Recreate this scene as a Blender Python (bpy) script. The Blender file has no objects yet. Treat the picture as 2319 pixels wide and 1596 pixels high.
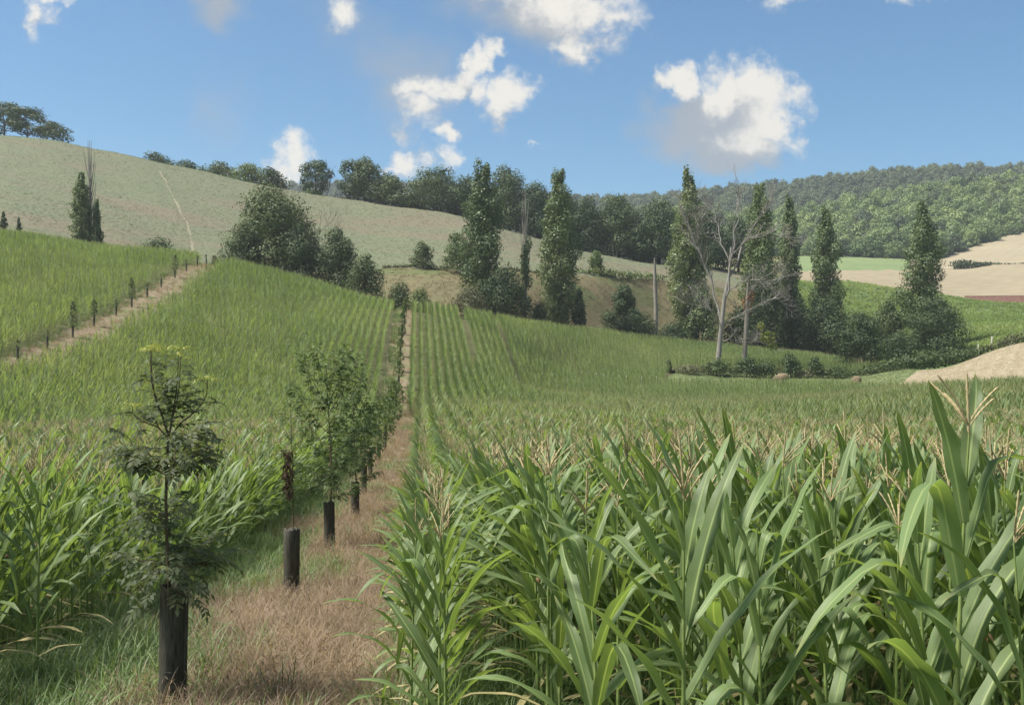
import bpy, math, random
import numpy as np
from mathutils import Vector, Euler, Matrix

# ------------------------------------------------------------------ camera, sky, sun, exposure
scene = bpy.context.scene
COL = scene.collection
F_PX, CX, CY = 2256.0, 1159.5, 798.0        # photograph measured at 2319 x 1596

cam = bpy.data.cameras.new('camera')
cam.sensor_width = 36.0
cam.lens = 36.0 * F_PX / 2319.0
cam.clip_start, cam.clip_end = 0.05, 9000.0
cam_o = bpy.data.objects.new('camera', cam)
COL.objects.link(cam_o)
cam_o.location = (0, 0, 0)
cam_o.rotation_euler = (math.pi / 2, 0, 0)
scene.camera = cam_o

SUN_AZ, SUN_EL = math.radians(-100), math.radians(58)     # azimuth from +Y towards +X
sun_dir = Vector((math.sin(SUN_AZ) * math.cos(SUN_EL), math.cos(SUN_AZ) * math.cos(SUN_EL), math.sin(SUN_EL)))
sun = bpy.data.lights.new('sun', 'SUN')
sun.energy = 3.4
sun.angle = math.radians(14)
sun.color = (1.0, 0.95, 0.86)
sun_o = bpy.data.objects.new('sun', sun)
COL.objects.link(sun_o)
sun_o.rotation_euler = sun_dir.to_track_quat('Z', 'Y').to_euler()

scene.view_settings.view_transform = 'Standard'
scene.view_settings.look = 'None'
scene.view_settings.gamma = 1.0
scene.view_settings.use_curve_mapping = False
scene.view_settings.exposure = 1.44
scene.cycles.max_bounces = 6
scene.cycles.diffuse_bounces = 3
scene.cycles.glossy_bounces = 2
scene.cycles.transmission_bounces = 3
scene.cycles.volume_bounces = 0
scene.cycles.use_denoising = True
scene.cycles.sample_clamp_indirect = 4.0

world = bpy.data.worlds.new('World')
scene.world = world
world.use_nodes = True


def build_world():
    nt = world.node_tree
    nt.nodes.clear()
    N, L = nt.nodes.new, nt.links.new

    def math_(op, a, b=None, c=None, clamp=False):
        n = N('ShaderNodeMath'); n.operation = op; n.use_clamp = clamp
        for i, v in enumerate((a, b, c)):
            if v is None: continue
            if isinstance(v, (int, float)): n.inputs[i].default_value = v
            else: L(v, n.inputs[i])
        return n.outputs[0]

    def vmath(op, a, b=None):
        n = N('ShaderNodeVectorMath'); n.operation = op
        for i, v in enumerate((a, b)):
            if v is None: continue
            if isinstance(v, (tuple, list)): n.inputs[i].default_value = v
            else: L(v, n.inputs[i])
        return n.outputs[1] if op == 'LENGTH' else n.outputs[0]

    def smooth(x, lo, hi):
        n = N('ShaderNodeMapRange'); n.interpolation_type = 'SMOOTHSTEP'
        L(x, n.inputs[0]); n.inputs[1].default_value = lo; n.inputs[2].default_value = hi
        return n.outputs[0]

    tc = N('ShaderNodeTexCoord')
    sep = N('ShaderNodeSeparateXYZ'); L(tc.outputs['Generated'], sep.inputs[0])
    yy = math_('MAXIMUM', sep.outputs[1], 0.05)
    u = math_('DIVIDE', sep.outputs[0], yy)
    v = math_('DIVIDE', sep.outputs[2], yy)
    comb = N('ShaderNodeCombineXYZ'); L(u, comb.inputs[0]); L(v, comb.inputs[1])
    p0 = comb.outputs[0]

    def noise(vec, scale, detail=6, rough=0.6, dist=0.0):
        n = N('ShaderNodeTexNoise'); n.inputs['Scale'].default_value = scale
        n.inputs['Detail'].default_value = detail; n.inputs['Roughness'].default_value = rough
        n.inputs['Distortion'].default_value = dist
        L(vec, n.inputs['Vector'])
        return n
    wn = noise(p0, 14, 5, 0.62)
    warp = vmath('MULTIPLY', vmath('SUBTRACT', wn.outputs['Color'], (0.5, 0.5, 0.5)), (0.11, 0.09, 0.0))
    p = vmath('ADD', p0, warp)
    fine = noise(p0, 30, 10, 0.7).outputs['Fac']
    soft = noise(p0, 9, 5, 0.55).outputs['Fac']

    def field(ells, p):
        acc = None
        for (px, py, rx, ry, a) in ells:
            c = ((px - CX) / F_PX, (CY - py) / F_PX, 0)
            q = vmath('MULTIPLY', vmath('SUBTRACT', p, c), (F_PX / rx, F_PX / ry, 0))
            d = math_('MULTIPLY', math_('SUBTRACT', 1.0, vmath('LENGTH', q)), a)
            acc = d if acc is None else math_('SMOOTH_MAX', acc, d, 0.12)
        return math_('MAXIMUM', acc, -1.5)

    front = smooth(sep.outputs[1], 0.15, 0.35)
    WH = [
        (1270, 0, 170, 115, 1.15), (1305, 95, 80, 85, 1.0), (1400, 45, 90, 75, .7), (1120, -30, 130, 55, .8),
        (1522, 165, 56, 60, 1.15), (1620, 205, 95, 90, 1.2), (1715, 225, 110, 115, 1.3), (1690, 310, 125, 80, 1.1), (1770, 280, 65, 90, 1.0),
        (975, 185, 80, 42, .95), (1040, 190, 70, 45, .95), (1088, 150, 42, 75, 1.0), (1150, 222, 70, 55, 1.1), (1090, 215, 50, 40, .9), (965, 235, 60, 60, .8), (925, 285, 35, 45, .6), (1010, 282, 42, 28, .85), (1030, 340, 42, 48, .75),
        (935, 365, 75, 45, 1.0), (900, 385, 70, 22, .9), (660, 365, 75, 52, 1.0), (620, 390, 80, 22, .8),
        (785, 40, 52, 55, .72), (95, 55, 40, 62, .62), (130, 5, 40, 20, .6), (1780, -5, 80, 30, .6), (2030, -8, 90, 20, .5),
        (1230, 315, 16, 10, .5)]
    GR = [
        (1600, 290, 165, 130, 1.5), (1650, 350, 120, 75, 1.4), (1560, 260, 110, 90, 1.3),
        (1200, 40, 170, 90, .7), (960, 180, 120, 120, .5), (510, 20, 90, 55, .75), (505, 225, 60, 90, .25),
        (900, 130, 120, 90, .35), (785, 50, 95, 70, .3), (1090, 10, 160, 60, .5)]
    white = field(WH, p); grey = field(GR, p)
    off = (0.016, 0.024, 0)
    white_l = field(WH, vmath('ADD', p, off))
    fine_l = noise(vmath('ADD', p0, off), 30, 7, 0.7).outputs['Fac']
    wl = math_('ADD', white_l, math_('MULTIPLY', math_('SUBTRACT', fine_l, 0.5), 1.7))
    wf = math_('ADD', white, math_('MULTIPLY', math_('SUBTRACT', fine, 0.5), 1.7))
    wa = math_('MULTIPLY', smooth(wf, 0.0, 0.78), front)
    shade = math_('SUBTRACT', wf, math_('MULTIPLY', wl, 0.85))
    gf = math_('ADD', grey, math_('MULTIPLY', math_('SUBTRACT', soft, 0.5), 0.7))
    ga = math_('MULTIPLY', math_('MULTIPLY', smooth(gf, -0.1, 0.75), front), 0.92)
    # unseen rest of the sky: more scattered cumulus, cover raised for fill light
    dirn = tc.outputs['Generated']
    rest_n = noise(dirn, 2.6, 9, 0.6).outputs['Fac']
    rest = smooth(rest_n, 0.43, 0.60)
    inside = math_('MULTIPLY', math_('MULTIPLY', smooth(math_('ABSOLUTE', u), 0.85, 0.62), smooth(v, 0.62, 0.42)), front)
    rest = math_('MULTIPLY', math_('MULTIPLY', rest, math_('SUBTRACT', 1.0, inside)), smooth(sep.outputs[2], 0.02, 0.2))

    sky = N('ShaderNodeTexSky'); sky.sky_type = 'NISHITA'
    sky.sun_disc = False
    sky.sun_elevation = SUN_EL
    sky.sun_rotation = SUN_AZ
    sky.altitude = 200
    sky.air_density = 1.0; sky.dust_density = 0.6; sky.ozone_density = 1.4
    tint = N('ShaderNodeMixRGB'); tint.blend_type = 'MULTIPLY'; tint.inputs[0].default_value = 1.0; tint.inputs[2].default_value = (0.47, 0.93, 1.15, 1)
    L(sky.outputs[0], tint.inputs[1])
    bg = N('ShaderNodeBackground'); L(tint.outputs[0], bg.inputs[0]); bg.inputs[1].default_value = 0.042
    # lit cloud tops are white, the undersides grey
    lit = N('ShaderNodeMixRGB'); lit.inputs[1].default_value = (0.165, 0.175, 0.188, 1); lit.inputs[2].default_value = (0.335, 0.32, 0.289, 1)
    L(smooth(shade, -0.45, 0.55), lit.inputs[0])
    bw = N('ShaderNodeBackground'); L(lit.outputs[0], bw.inputs[0]); bw.inputs[1].default_value = 1.0
    bgr = N('ShaderNodeBackground'); bgr.inputs[0].default_value = (0.13, 0.145, 0.162, 1); bgr.inputs[1].default_value = 1.0
    m1 = N('ShaderNodeMixShader'); L(ga, m1.inputs[0]); L(bg.outputs[0], m1.inputs[1]); L(bgr.outputs[0], m1.inputs[2])
    m2 = N('ShaderNodeMixShader'); L(wa, m2.inputs[0]); L(m1.outputs[0], m2.inputs[1]); L(bw.outputs[0], m2.inputs[2])
    m3 = N('ShaderNodeMixShader'); L(rest, m3.inputs[0]); L(m2.outputs[0], m3.inputs[1]); L(bw.outputs[0], m3.inputs[2])
    out = N('ShaderNodeOutputWorld'); L(m3.outputs[0], out.inputs[0])


build_world()

# ------------------------------------------------------------------ helpers
RNG = np.random.default_rng(7)


def tag(o, label=None, cat=None, group=None, kind=None):
    if label: o['label'] = label
    if cat: o['category'] = cat
    if group: o['group'] = group
    if kind: o['kind'] = kind
    return o


def link(name, me, parent=None):
    o = bpy.data.objects.new(name, me)
    COL.objects.link(o)
    if parent is not None: o.parent = parent
    return o


def empty(name, loc, rz=0.0, s=1.0):
    o = link(name, None)
    o.empty_display_size = 0.2
    o.location = loc
    o.rotation_euler = (0, 0, rz)
    o.scale = (s, s, s)
    return o


def mesh_np(name, V, Q, mats, midx=None, uv=None, smooth=False):
    """quads only, fast"""
    V = np.asarray(V, dtype=np.float32); Q = np.asarray(Q, dtype=np.int32)
    me = bpy.data.meshes.new(name)
    me.vertices.add(len(V)); me.vertices.foreach_set('co', V.ravel())
    me.loops.add(Q.size); me.loops.foreach_set('vertex_index', Q.ravel())
    me.polygons.add(len(Q)); me.polygons.foreach_set('loop_start', np.arange(0, Q.size, 4, dtype=np.int32))
    if midx is not None: me.polygons.foreach_set('material_index', np.asarray(midx, dtype=np.int32))
    me.update(calc_edges=True)
    if uv is not None:
        l = me.uv_layers.new(name='UVMap')
        l.data.foreach_set('uv', np.asarray(uv, dtype=np.float32)[Q.ravel()].ravel())
    me.polygons.foreach_set('use_smooth', np.full(len(Q), smooth))
    for m in (mats if isinstance(mats, (list, tuple)) else [mats]): me.materials.append(m)
    return me


class MB:
    """collects quads (with uv and material slot), builds ONE mesh"""
    def __init__(self): self.V, self.Q, self.M, self.U, self.n = [], [], [], [], 0

    def add(self, V, Q, m=0, uv=None):
        V = np.asarray(V, dtype=float); Q = np.asarray(Q, dtype=int)
        self.V.append(V); self.Q.append(Q + self.n); self.M.append(np.full(len(Q), m))
        self.U.append(np.zeros((len(V), 2)) if uv is None else np.asarray(uv, dtype=float))
        self.n += len(V)
        return self

    def tube(self, pts, rad, sides=6, m=0, cap=True):
        pts = np.asarray(pts, dtype=float); n = len(pts)
        rad = np.full(n, rad) if np.isscalar(rad) else np.asarray(rad, dtype=float)
        T = np.gradient(pts, axis=0); T /= np.linalg.norm(T, axis=1)[:, None] + 1e-9
        ref = np.array([1.0, 0, 0]) if abs(T[0, 0]) < 0.8 else np.array([0, 1.0, 0])
        A = np.cross(T, ref); A /= np.linalg.norm(A, axis=1)[:, None] + 1e-9
        B = np.cross(T, A)
        a = np.linspace(0, 2 * np.pi, sides, endpoint=False)
        V = pts[:, None] + rad[:, None, None] * (A[:, None] * np.cos(a)[None, :, None] + B[:, None] * np.sin(a)[None, :, None])
        i, j = np.meshgrid(np.arange(n - 1), np.arange(sides), indexing='ij')
        k = (j + 1) % sides
        Q = np.stack([i * sides + j, i * sides + k, (i + 1) * sides + k, (i + 1) * sides + j], -1).reshape(-1, 4)
        uv = np.stack(np.broadcast_arrays(a[None, :] / 6.283, np.linspace(0, 1, n)[:, None]), -1).reshape(-1, 2)
        self.add(V.reshape(-1, 3), Q, m, uv)
        return self

    def box(self, c, s, m=0, rz=0.0):
        x, y, z = np.asarray(s, dtype=float) / 2
        V = np.array([[-x, -y, -z], [x, -y, -z], [x, y, -z], [-x, y, -z], [-x, -y, z], [x, -y, z], [x, y, z], [-x, y, z]])
        cr, sr = math.cos(rz), math.sin(rz)
        V = V @ np.array([[cr, sr, 0], [-sr, cr, 0], [0, 0, 1]]) + np.asarray(c, dtype=float)
        return self.add(V, [[0, 3, 2, 1], [4, 5, 6, 7], [0, 1, 5, 4], [1, 2, 6, 5], [2, 3, 7, 6], [3, 0, 4, 7]], m)

    def mesh(self, name, mats, smooth=True):
        return mesh_np(name, np.concatenate(self.V), np.concatenate(self.Q), mats, np.concatenate(self.M), np.concatenate(self.U), smooth)

    def build(self, name, mats, parent=None, smooth=True):
        return link(name, self.mesh(name, mats, smooth), parent)


def cards(P, Nn, size, rng, aspect=0.62):
    """leaf-sized pointed quads at P facing Nn"""
    n = len(P)
    R = rng.normal(size=(n, 3))
    T = np.cross(Nn, R); T /= np.linalg.norm(T, axis=1)[:, None] + 1e-9
    S = np.cross(Nn, T); S /= np.linalg.norm(S, axis=1)[:, None] + 1e-9
    sz = size[:, None] if isinstance(size, np.ndarray) else size
    sa = rng.uniform(0.45, 0.8, (n, 1))
    V = np.stack([P + T * sz * .5, P + S * sz * .5 * sa, P - T * sz * .5, P - S * sz * .5 * sa], 1).reshape(-1, 3)
    return V, np.arange(4 * n).reshape(-1, 4)


# ------------------------------------------------------------------ materials
def new_mat(name):
    m = bpy.data.materials.new(name); m.use_nodes = True
    nt = m.node_tree; nt.nodes.clear()
    return m, nt, nt.nodes.new, nt.links.new


def ramp(N, fac, stops, L):
    r = N('ShaderNodeValToRGB'); L(fac, r.inputs[0])
    e = r.color_ramp.elements
    while len(e) < len(stops): e.new(0.5)
    for i, (p, c) in enumerate(stops): e[i].position = p; e[i].color = (*c, 1)
    return r.outputs[0]


def noise_node(N, L, scale, detail=4, rough=0.55, vec=None, stretch=None):
    if vec is None:
        g = N('ShaderNodeNewGeometry'); vec = g.outputs['Position']
    if stretch:
        mp = N('ShaderNodeMapping'); L(vec, mp.inputs[0]); mp.inputs['Scale'].default_value = stretch; vec = mp.outputs[0]
    n = N('ShaderNodeTexNoise'); n.inputs['Scale'].default_value = scale
    n.inputs['Detail'].default_value = detail; n.inputs['Roughness'].default_value = rough
    L(vec, n.inputs['Vector'])
    return n.outputs['Fac']


def mixc(N, L, fac, a, b, mode='MIX'):
    n = N('ShaderNodeMixRGB'); n.blend_type = mode
    for i, v in enumerate((fac, a, b)):
        if isinstance(v, (int, float)): n.inputs[i].default_value = v
        elif isinstance(v, tuple): n.inputs[i].default_value = (*v, 1)
        else: L(v, n.inputs[i])
    return n.outputs[0]


def leaf_mat(name, dark, light, trans=0.3, rough=0.55, scale=0.6, field=None, spec=0.3):
    """foliage: colour varies leaf-clump by leaf-clump and plant by plant"""
    m, nt, N, L = new_mat(name)
    f = noise_node(N, L, scale, 3)
    c = ramp(N, f, [(0.3, dark), (0.7, light)], L)
    oi = N('ShaderNodeObjectInfo')
    hsv = N('ShaderNodeHueSaturation'); L(c, hsv.inputs['Color'])
    mr = N('ShaderNodeMapRange'); L(oi.outputs['Random'], mr.inputs[0]); mr.inputs[3].default_value = 0.8; mr.inputs[4].default_value = 1.2
    L(mr.outputs[0], hsv.inputs['Value'])
    mh = N('ShaderNodeMapRange'); L(oi.outputs['Random'], mh.inputs[0]); mh.inputs[3].default_value = 0.515; mh.inputs[4].default_value = 0.487
    L(mh.outputs[0], hsv.inputs['Hue'])
    c = hsv.outputs[0]
    if field:
        f2 = noise_node(N, L, field[0], 3)
        c = mixc(N, L, ramp(N, f2, [(0.42, (0, 0, 0)), (0.62, (1, 1, 1))], L), c, mixc(N, L, 1.0, c, field[1], 'MULTIPLY'))
    b = N('ShaderNodeBsdfPrincipled'); L(c, b.inputs['Base Color'])
    b.inputs['Roughness'].default_value = rough
    b.inputs['Specular IOR Level'].default_value = spec
    t = N('ShaderNodeBsdfTranslucent'); L(mixc(N, L, 1.0, c, (1.25, 1.2, 0.55), 'MULTIPLY'), t.inputs[0])
    mx = N('ShaderNodeMixShader'); mx.inputs[0].default_value = trans
    L(b.outputs[0], mx.inputs[1]); L(t.outputs[0], mx.inputs[2])
    o = N('ShaderNodeOutputMaterial'); L(mx.outputs[0], o.inputs[0])
    return m


def corn_leaf_mat(name, base, pale, near=True):
    m, nt, N, L = new_mat(name)
    tc = N('ShaderNodeTexCoord')
    sep = N('ShaderNodeSeparateXYZ'); L(tc.outputs['UV'], sep.inputs[0])
    oi = N('ShaderNodeObjectInfo')
    f = noise_node(N, L, 0.035, 3)
    f2 = noise_node(N, L, 6.0, 3)
    c = ramp(N, f, [(0.36, base), (0.64, pale)], L)
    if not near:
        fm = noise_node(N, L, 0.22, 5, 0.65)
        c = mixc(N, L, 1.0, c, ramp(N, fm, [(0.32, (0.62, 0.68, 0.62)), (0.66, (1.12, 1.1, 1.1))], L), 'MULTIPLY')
    hsv = N('ShaderNodeHueSaturation'); L(c, hsv.inputs['Color'])
    mr = N('ShaderNodeMapRange'); L(oi.outputs['Random'], mr.inputs[0]); mr.inputs[3].default_value = 0.72; mr.inputs[4].default_value = 1.22
    L(mr.outputs[0], hsv.inputs['Value'])
    c = mixc(N, L, ramp(N, f2, [(0.35, (0, 0, 0)), (0.75, (0.55, 0.55, 0.55))], L), hsv.outputs[0], (0.21, 0.27, 0.11))
    # dry yellow tips
    tip = N('ShaderNodeMapRange'); L(sep.outputs[1], tip.inputs[0]); tip.inputs[1].default_value = 0.9; tip.inputs[2].default_value = 1.06
    c = mixc(N, L, tip.outputs[0], c, (0.36, 0.30, 0.11))
    if near:
        # pale midrib and fine parallel veins
        d = N('ShaderNodeMath'); d.operation = 'SUBTRACT'; L(sep.outputs[0], d.inputs[0]); d.inputs[1].default_value = 0.5
        a = N('ShaderNodeMath'); a.operation = 'ABSOLUTE'; L(d.outputs[0], a.inputs[0])
        rib = N('ShaderNodeMapRange'); L(a.outputs[0], rib.inputs[0]); rib.inputs[1].default_value = 0.075; rib.inputs[2].default_value = 0.03
        c = mixc(N, L, rib.outputs[0], c, (0.34, 0.42, 0.17))
        w = N('ShaderNodeMath'); w.operation = 'MULTIPLY'; L(sep.outputs[0], w.inputs[0]); w.inputs[1].default_value = 110.0
        s = N('ShaderNodeMath'); s.operation = 'SINE'; L(w.outputs[0], s.inputs[0])
        bump = N('ShaderNodeBump'); bump.inputs['Strength'].default_value = 0.25; bump.inputs['Distance'].default_value = 0.002
        L(s.outputs[0], bump.inputs['Height'])
        vein = N('ShaderNodeMapRange'); L(s.outputs[0], vein.inputs[0]); vein.inputs[1].default_value = -1; vein.inputs[3].default_value = 0.88; vein.inputs[4].default_value = 1.08
        c = mixc(N, L, 1.0, c, vein.outputs[0], 'MULTIPLY')
    b = N('ShaderNodeBsdfPrincipled'); L(c, b.inputs['Base Color'])
    b.inputs['Roughness'].default_value = 0.45 if near else 0.6; b.inputs['Specular IOR Level'].default_value = 0.5 if near else 0.25
    if near: L(bump.outputs[0], b.inputs['Normal'])
    t = N('ShaderNodeBsdfTranslucent'); L(mixc(N, L, 1.0, c, (1.18, 1.18, 0.5), 'MULTIPLY'), t.inputs[0])
    mx = N('ShaderNodeMixShader'); mx.inputs[0].default_value = 0.45
    L(b.outputs[0], mx.inputs[1]); L(t.outputs[0], mx.inputs[2])
    o = N('ShaderNodeOutputMaterial'); L(mx.outputs[0], o.inputs[0])
    return m


def plain_mat(name, a, b, scale=3.0, rough=0.85, stretch=None, bump=0.3, dist=0.02, detail=6, spec=0.2):
    m, nt, N, L = new_mat(name)
    f = noise_node(N, L, scale, detail, 0.62, stretch=stretch)
    c = ramp(N, f, [(0.32, a), (0.68, b)], L)
    bs = N('ShaderNodeBsdfPrincipled'); L(c, bs.inputs['Base Color'])
    bs.inputs['Roughness'].default_value = rough; bs.inputs['Specular IOR Level'].default_value = spec
    bp = N('ShaderNodeBump'); bp.inputs['Strength'].default_value = bump; bp.inputs['Distance'].default_value = dist
    L(f, bp.inputs['Height']); L(bp.outputs[0], bs.inputs['Normal'])
    o = N('ShaderNodeOutputMaterial'); L(bs.outputs[0], o.inputs[0])
    return m


def ground_mat(name, cols, big=0.03, small=1.2, lines=None, bump=0.15, patch=None):
    """cols: three colours; lines: (direction angle, spacing m, warp, colour, strength)"""
    m, nt, N, L = new_mat(name)
    f1 = noise_node(N, L, big, 5, 0.6)
    f2 = noise_node(N, L, small, 8, 0.7)
    c1 = ramp(N, f1, [(0.35, cols[0]), (0.65, cols[1])], L)
    c = mixc(N, L, ramp(N, f2, [(0.38, (0, 0, 0)), (0.68, (0.75, 0.75, 0.75))], L), c1, cols[2])
    if patch:
        f3 = noise_node(N, L, patch[0], 4, 0.6, stretch=patch[2])
        c = mixc(N, L, ramp(N, f3, [(0.5, (0, 0, 0)), (0.62, (0.8, 0.8, 0.8))], L), c, patch[1])
    if lines:
        ang, sp, warp, col, st = lines
        g = N('ShaderNodeNewGeometry')
        mp = N('ShaderNodeMapping'); L(g.outputs['Position'], mp.inputs[0]); mp.inputs['Rotation'].default_value = (0, 0, ang)
        w = N('ShaderNodeTexWave'); w.wave_type = 'BANDS'; w.bands_direction = 'X'
        w.inputs['Scale'].default_value = 0.314 / sp; w.inputs['Distortion'].default_value = warp
        w.inputs['Detail'].default_value = 3; w.inputs['Detail Scale'].default_value = 0.35
        L(mp.outputs[0], w.inputs['Vector'])
        lf = N('ShaderNodeMath'); lf.operation = 'MULTIPLY'; L(w.outputs['Fac'], lf.inputs[0]); lf.inputs[1].default_value = st
        c = mixc(N, L, lf.outputs[0], c, col)
    b = N('ShaderNodeBsdfPrincipled'); L(c, b.inputs['Base Color'])
    b.inputs['Roughness'].default_value = 0.95; b.inputs['Specular IOR Level'].default_value = 0.1
    bp = N('ShaderNodeBump'); bp.inputs['Strength'].default_value = 0.6; bp.inputs['Distance'].default_value = bump
    L(f2, bp.inputs['Height']); L(bp.outputs[0], b.inputs['Normal'])
    o = N('ShaderNodeOutputMaterial'); L(b.outputs[0], o.inputs[0])
    return m


M = {}
M['corn_near'] = corn_leaf_mat('corn_leaf', (0.160, 0.240, 0.092), (0.192, 0.268, 0.104))
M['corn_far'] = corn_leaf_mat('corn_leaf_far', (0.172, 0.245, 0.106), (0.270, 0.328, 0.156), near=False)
M['corn_dry'] = plain_mat('corn_leaf_dry', (0.22, 0.21, 0.09), (0.36, 0.31, 0.16), 8, 0.7)
M['corn_stalk'] = plain_mat('corn_stalk', (0.15, 0.22, 0.06), (0.24, 0.29, 0.10), 9, 0.5, (1, 1, .3))
M['tassel'] = plain_mat('corn_tassel', (0.29, 0.24, 0.12), (0.43, 0.35, 0.20), 60, 0.8, bump=0.6, dist=0.004)
M['husk'] = plain_mat('corn_husk', (0.17, 0.24, 0.07), (0.27, 0.32, 0.12), 30, 0.55, (1, 1, .15))
M['silk'] = plain_mat('corn_silk', (0.16, 0.095, 0.05), (0.38, 0.26, 0.15), 90, 0.8, bump=0.8, dist=0.01)
M['guard'] = plain_mat('tree_guard', (0.032, 0.031, 0.025), (0.115, 0.108, 0.085), 9, 0.7, (7, 7, .7), bump=0.9, dist=0.012)
M['bark'] = plain_mat('bark', (0.05, 0.04, 0.028), (0.12, 0.10, 0.075), 5, 0.9, (3, 3, .6))
M['twig'] = plain_mat('twig_bark', (0.07, 0.055, 0.035), (0.15, 0.115, 0.07), 20, 0.85)
M['deadwood'] = plain_mat('dead_wood', (0.16, 0.145, 0.125), (0.31, 0.29, 0.26), 1.6, 0.9, (4, 4, .5), dist=0.05)
M['greywood'] = plain_mat('weathered_snag', (0.15, 0.13, 0.105), (0.30, 0.27, 0.23), 1.5, 0.9, (4, 4, .4), dist=0.05)
M['sapling'] = leaf_mat('ash_leaflet', (0.098, 0.125, 0.072), (0.155, 0.182, 0.105), 0.48, 0.55, 5, spec=0.25)
M['sapling_tip'] = leaf_mat('young_leaflet', (0.22, 0.26, 0.06), (0.34, 0.36, 0.11), 0.3, 0.5, 5)
M['sapling2'] = leaf_mat('sapling_leaf', (0.080, 0.120, 0.045), (0.140, 0.185, 0.068), 0.35, 0.55, 3, spec=0.25)
M['brown_leaf'] = leaf_mat('withered_leaf', (0.055, 0.032, 0.02), (0.11, 0.065, 0.042), 0.1, 0.8, 5)
M['oak'] = leaf_mat('oak_foliage', (0.050, 0.076, 0.030), (0.097, 0.132, 0.047), 0.2, 0.6, 0.55)
M['hedge'] = leaf_mat('hedge_foliage', (0.039, 0.063, 0.026), (0.083, 0.119, 0.044), 0.2, 0.6, 0.6)
M['lightgreen'] = leaf_mat('bright_foliage', (0.086, 0.127, 0.041), (0.152, 0.196, 0.066), 0.25, 0.55, 0.6)
M['poplar'] = leaf_mat('poplar_foliage', (0.069, 0.108, 0.036), (0.135, 0.179, 0.061), 0.25, 0.5, 0.7, spec=0.45)
M['dull'] = leaf_mat('dull_foliage', (0.103, 0.113, 0.058), (0.179, 0.179, 0.099), 0.2, 0.7, 0.8)
M['yellow'] = leaf_mat('yellow_green_leaf', (0.20, 0.23, 0.04), (0.33, 0.35, 0.08), 0.3, 0.5, 1)
M['rust'] = leaf_mat('rust_leaf', (0.14, 0.07, 0.03), (0.24, 0.12, 0.05), 0.2, 0.8, 1)
M['forest'] = leaf_mat('forest_foliage', (0.085, 0.115, 0.058), (0.150, 0.185, 0.090), 0.2, 0.6, 0.05, field=(0.010, (0.7, 0.78, 0.9)))
M['forest_light'] = leaf_mat('forest_foliage_sunlit', (0.125, 0.185, 0.072), (0.235, 0.305, 0.122), 0.25, 0.6, 0.05)  # lighter copy of the wood's leaves: sunlight on the spur painted into the colour
M['drygrass'] = leaf_mat('dry_grass', (0.225, 0.165, 0.118), (0.375, 0.290, 0.205), 0.3, 0.7, 1.3)
M['greengrass'] = leaf_mat('green_grass', (0.103, 0.172, 0.055), (0.193, 0.262, 0.097), 0.3, 0.5, 2.0, spec=0.4)
M['hay'] = plain_mat('baled_hay', (0.13, 0.095, 0.06), (0.27, 0.21, 0.14), 6, 0.95, dist=0.05)
M['tile'] = plain_mat('clay_tile', (0.11, 0.058, 0.045), (0.19, 0.105, 0.08), 1.2, 0.85)
M['plaster'] = plain_mat('barn_wall', (0.30, 0.26, 0.20), (0.42, 0.37, 0.30), 1.0, 0.9)
M['post'] = plain_mat('pale_post', (0.35, 0.33, 0.29), (0.55, 0.52, 0.47), 4, 0.85)

# ------------------------------------------------------------------ terrain: profiles by view column
PXC = [-900, 0, 250, 480, 650, 870, 945, 1100, 1300, 1520, 1700, 1900, 2100, 2319, 3200]


def g(Y, py): return (Y, (CY - py) / F_PX * Y)


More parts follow.
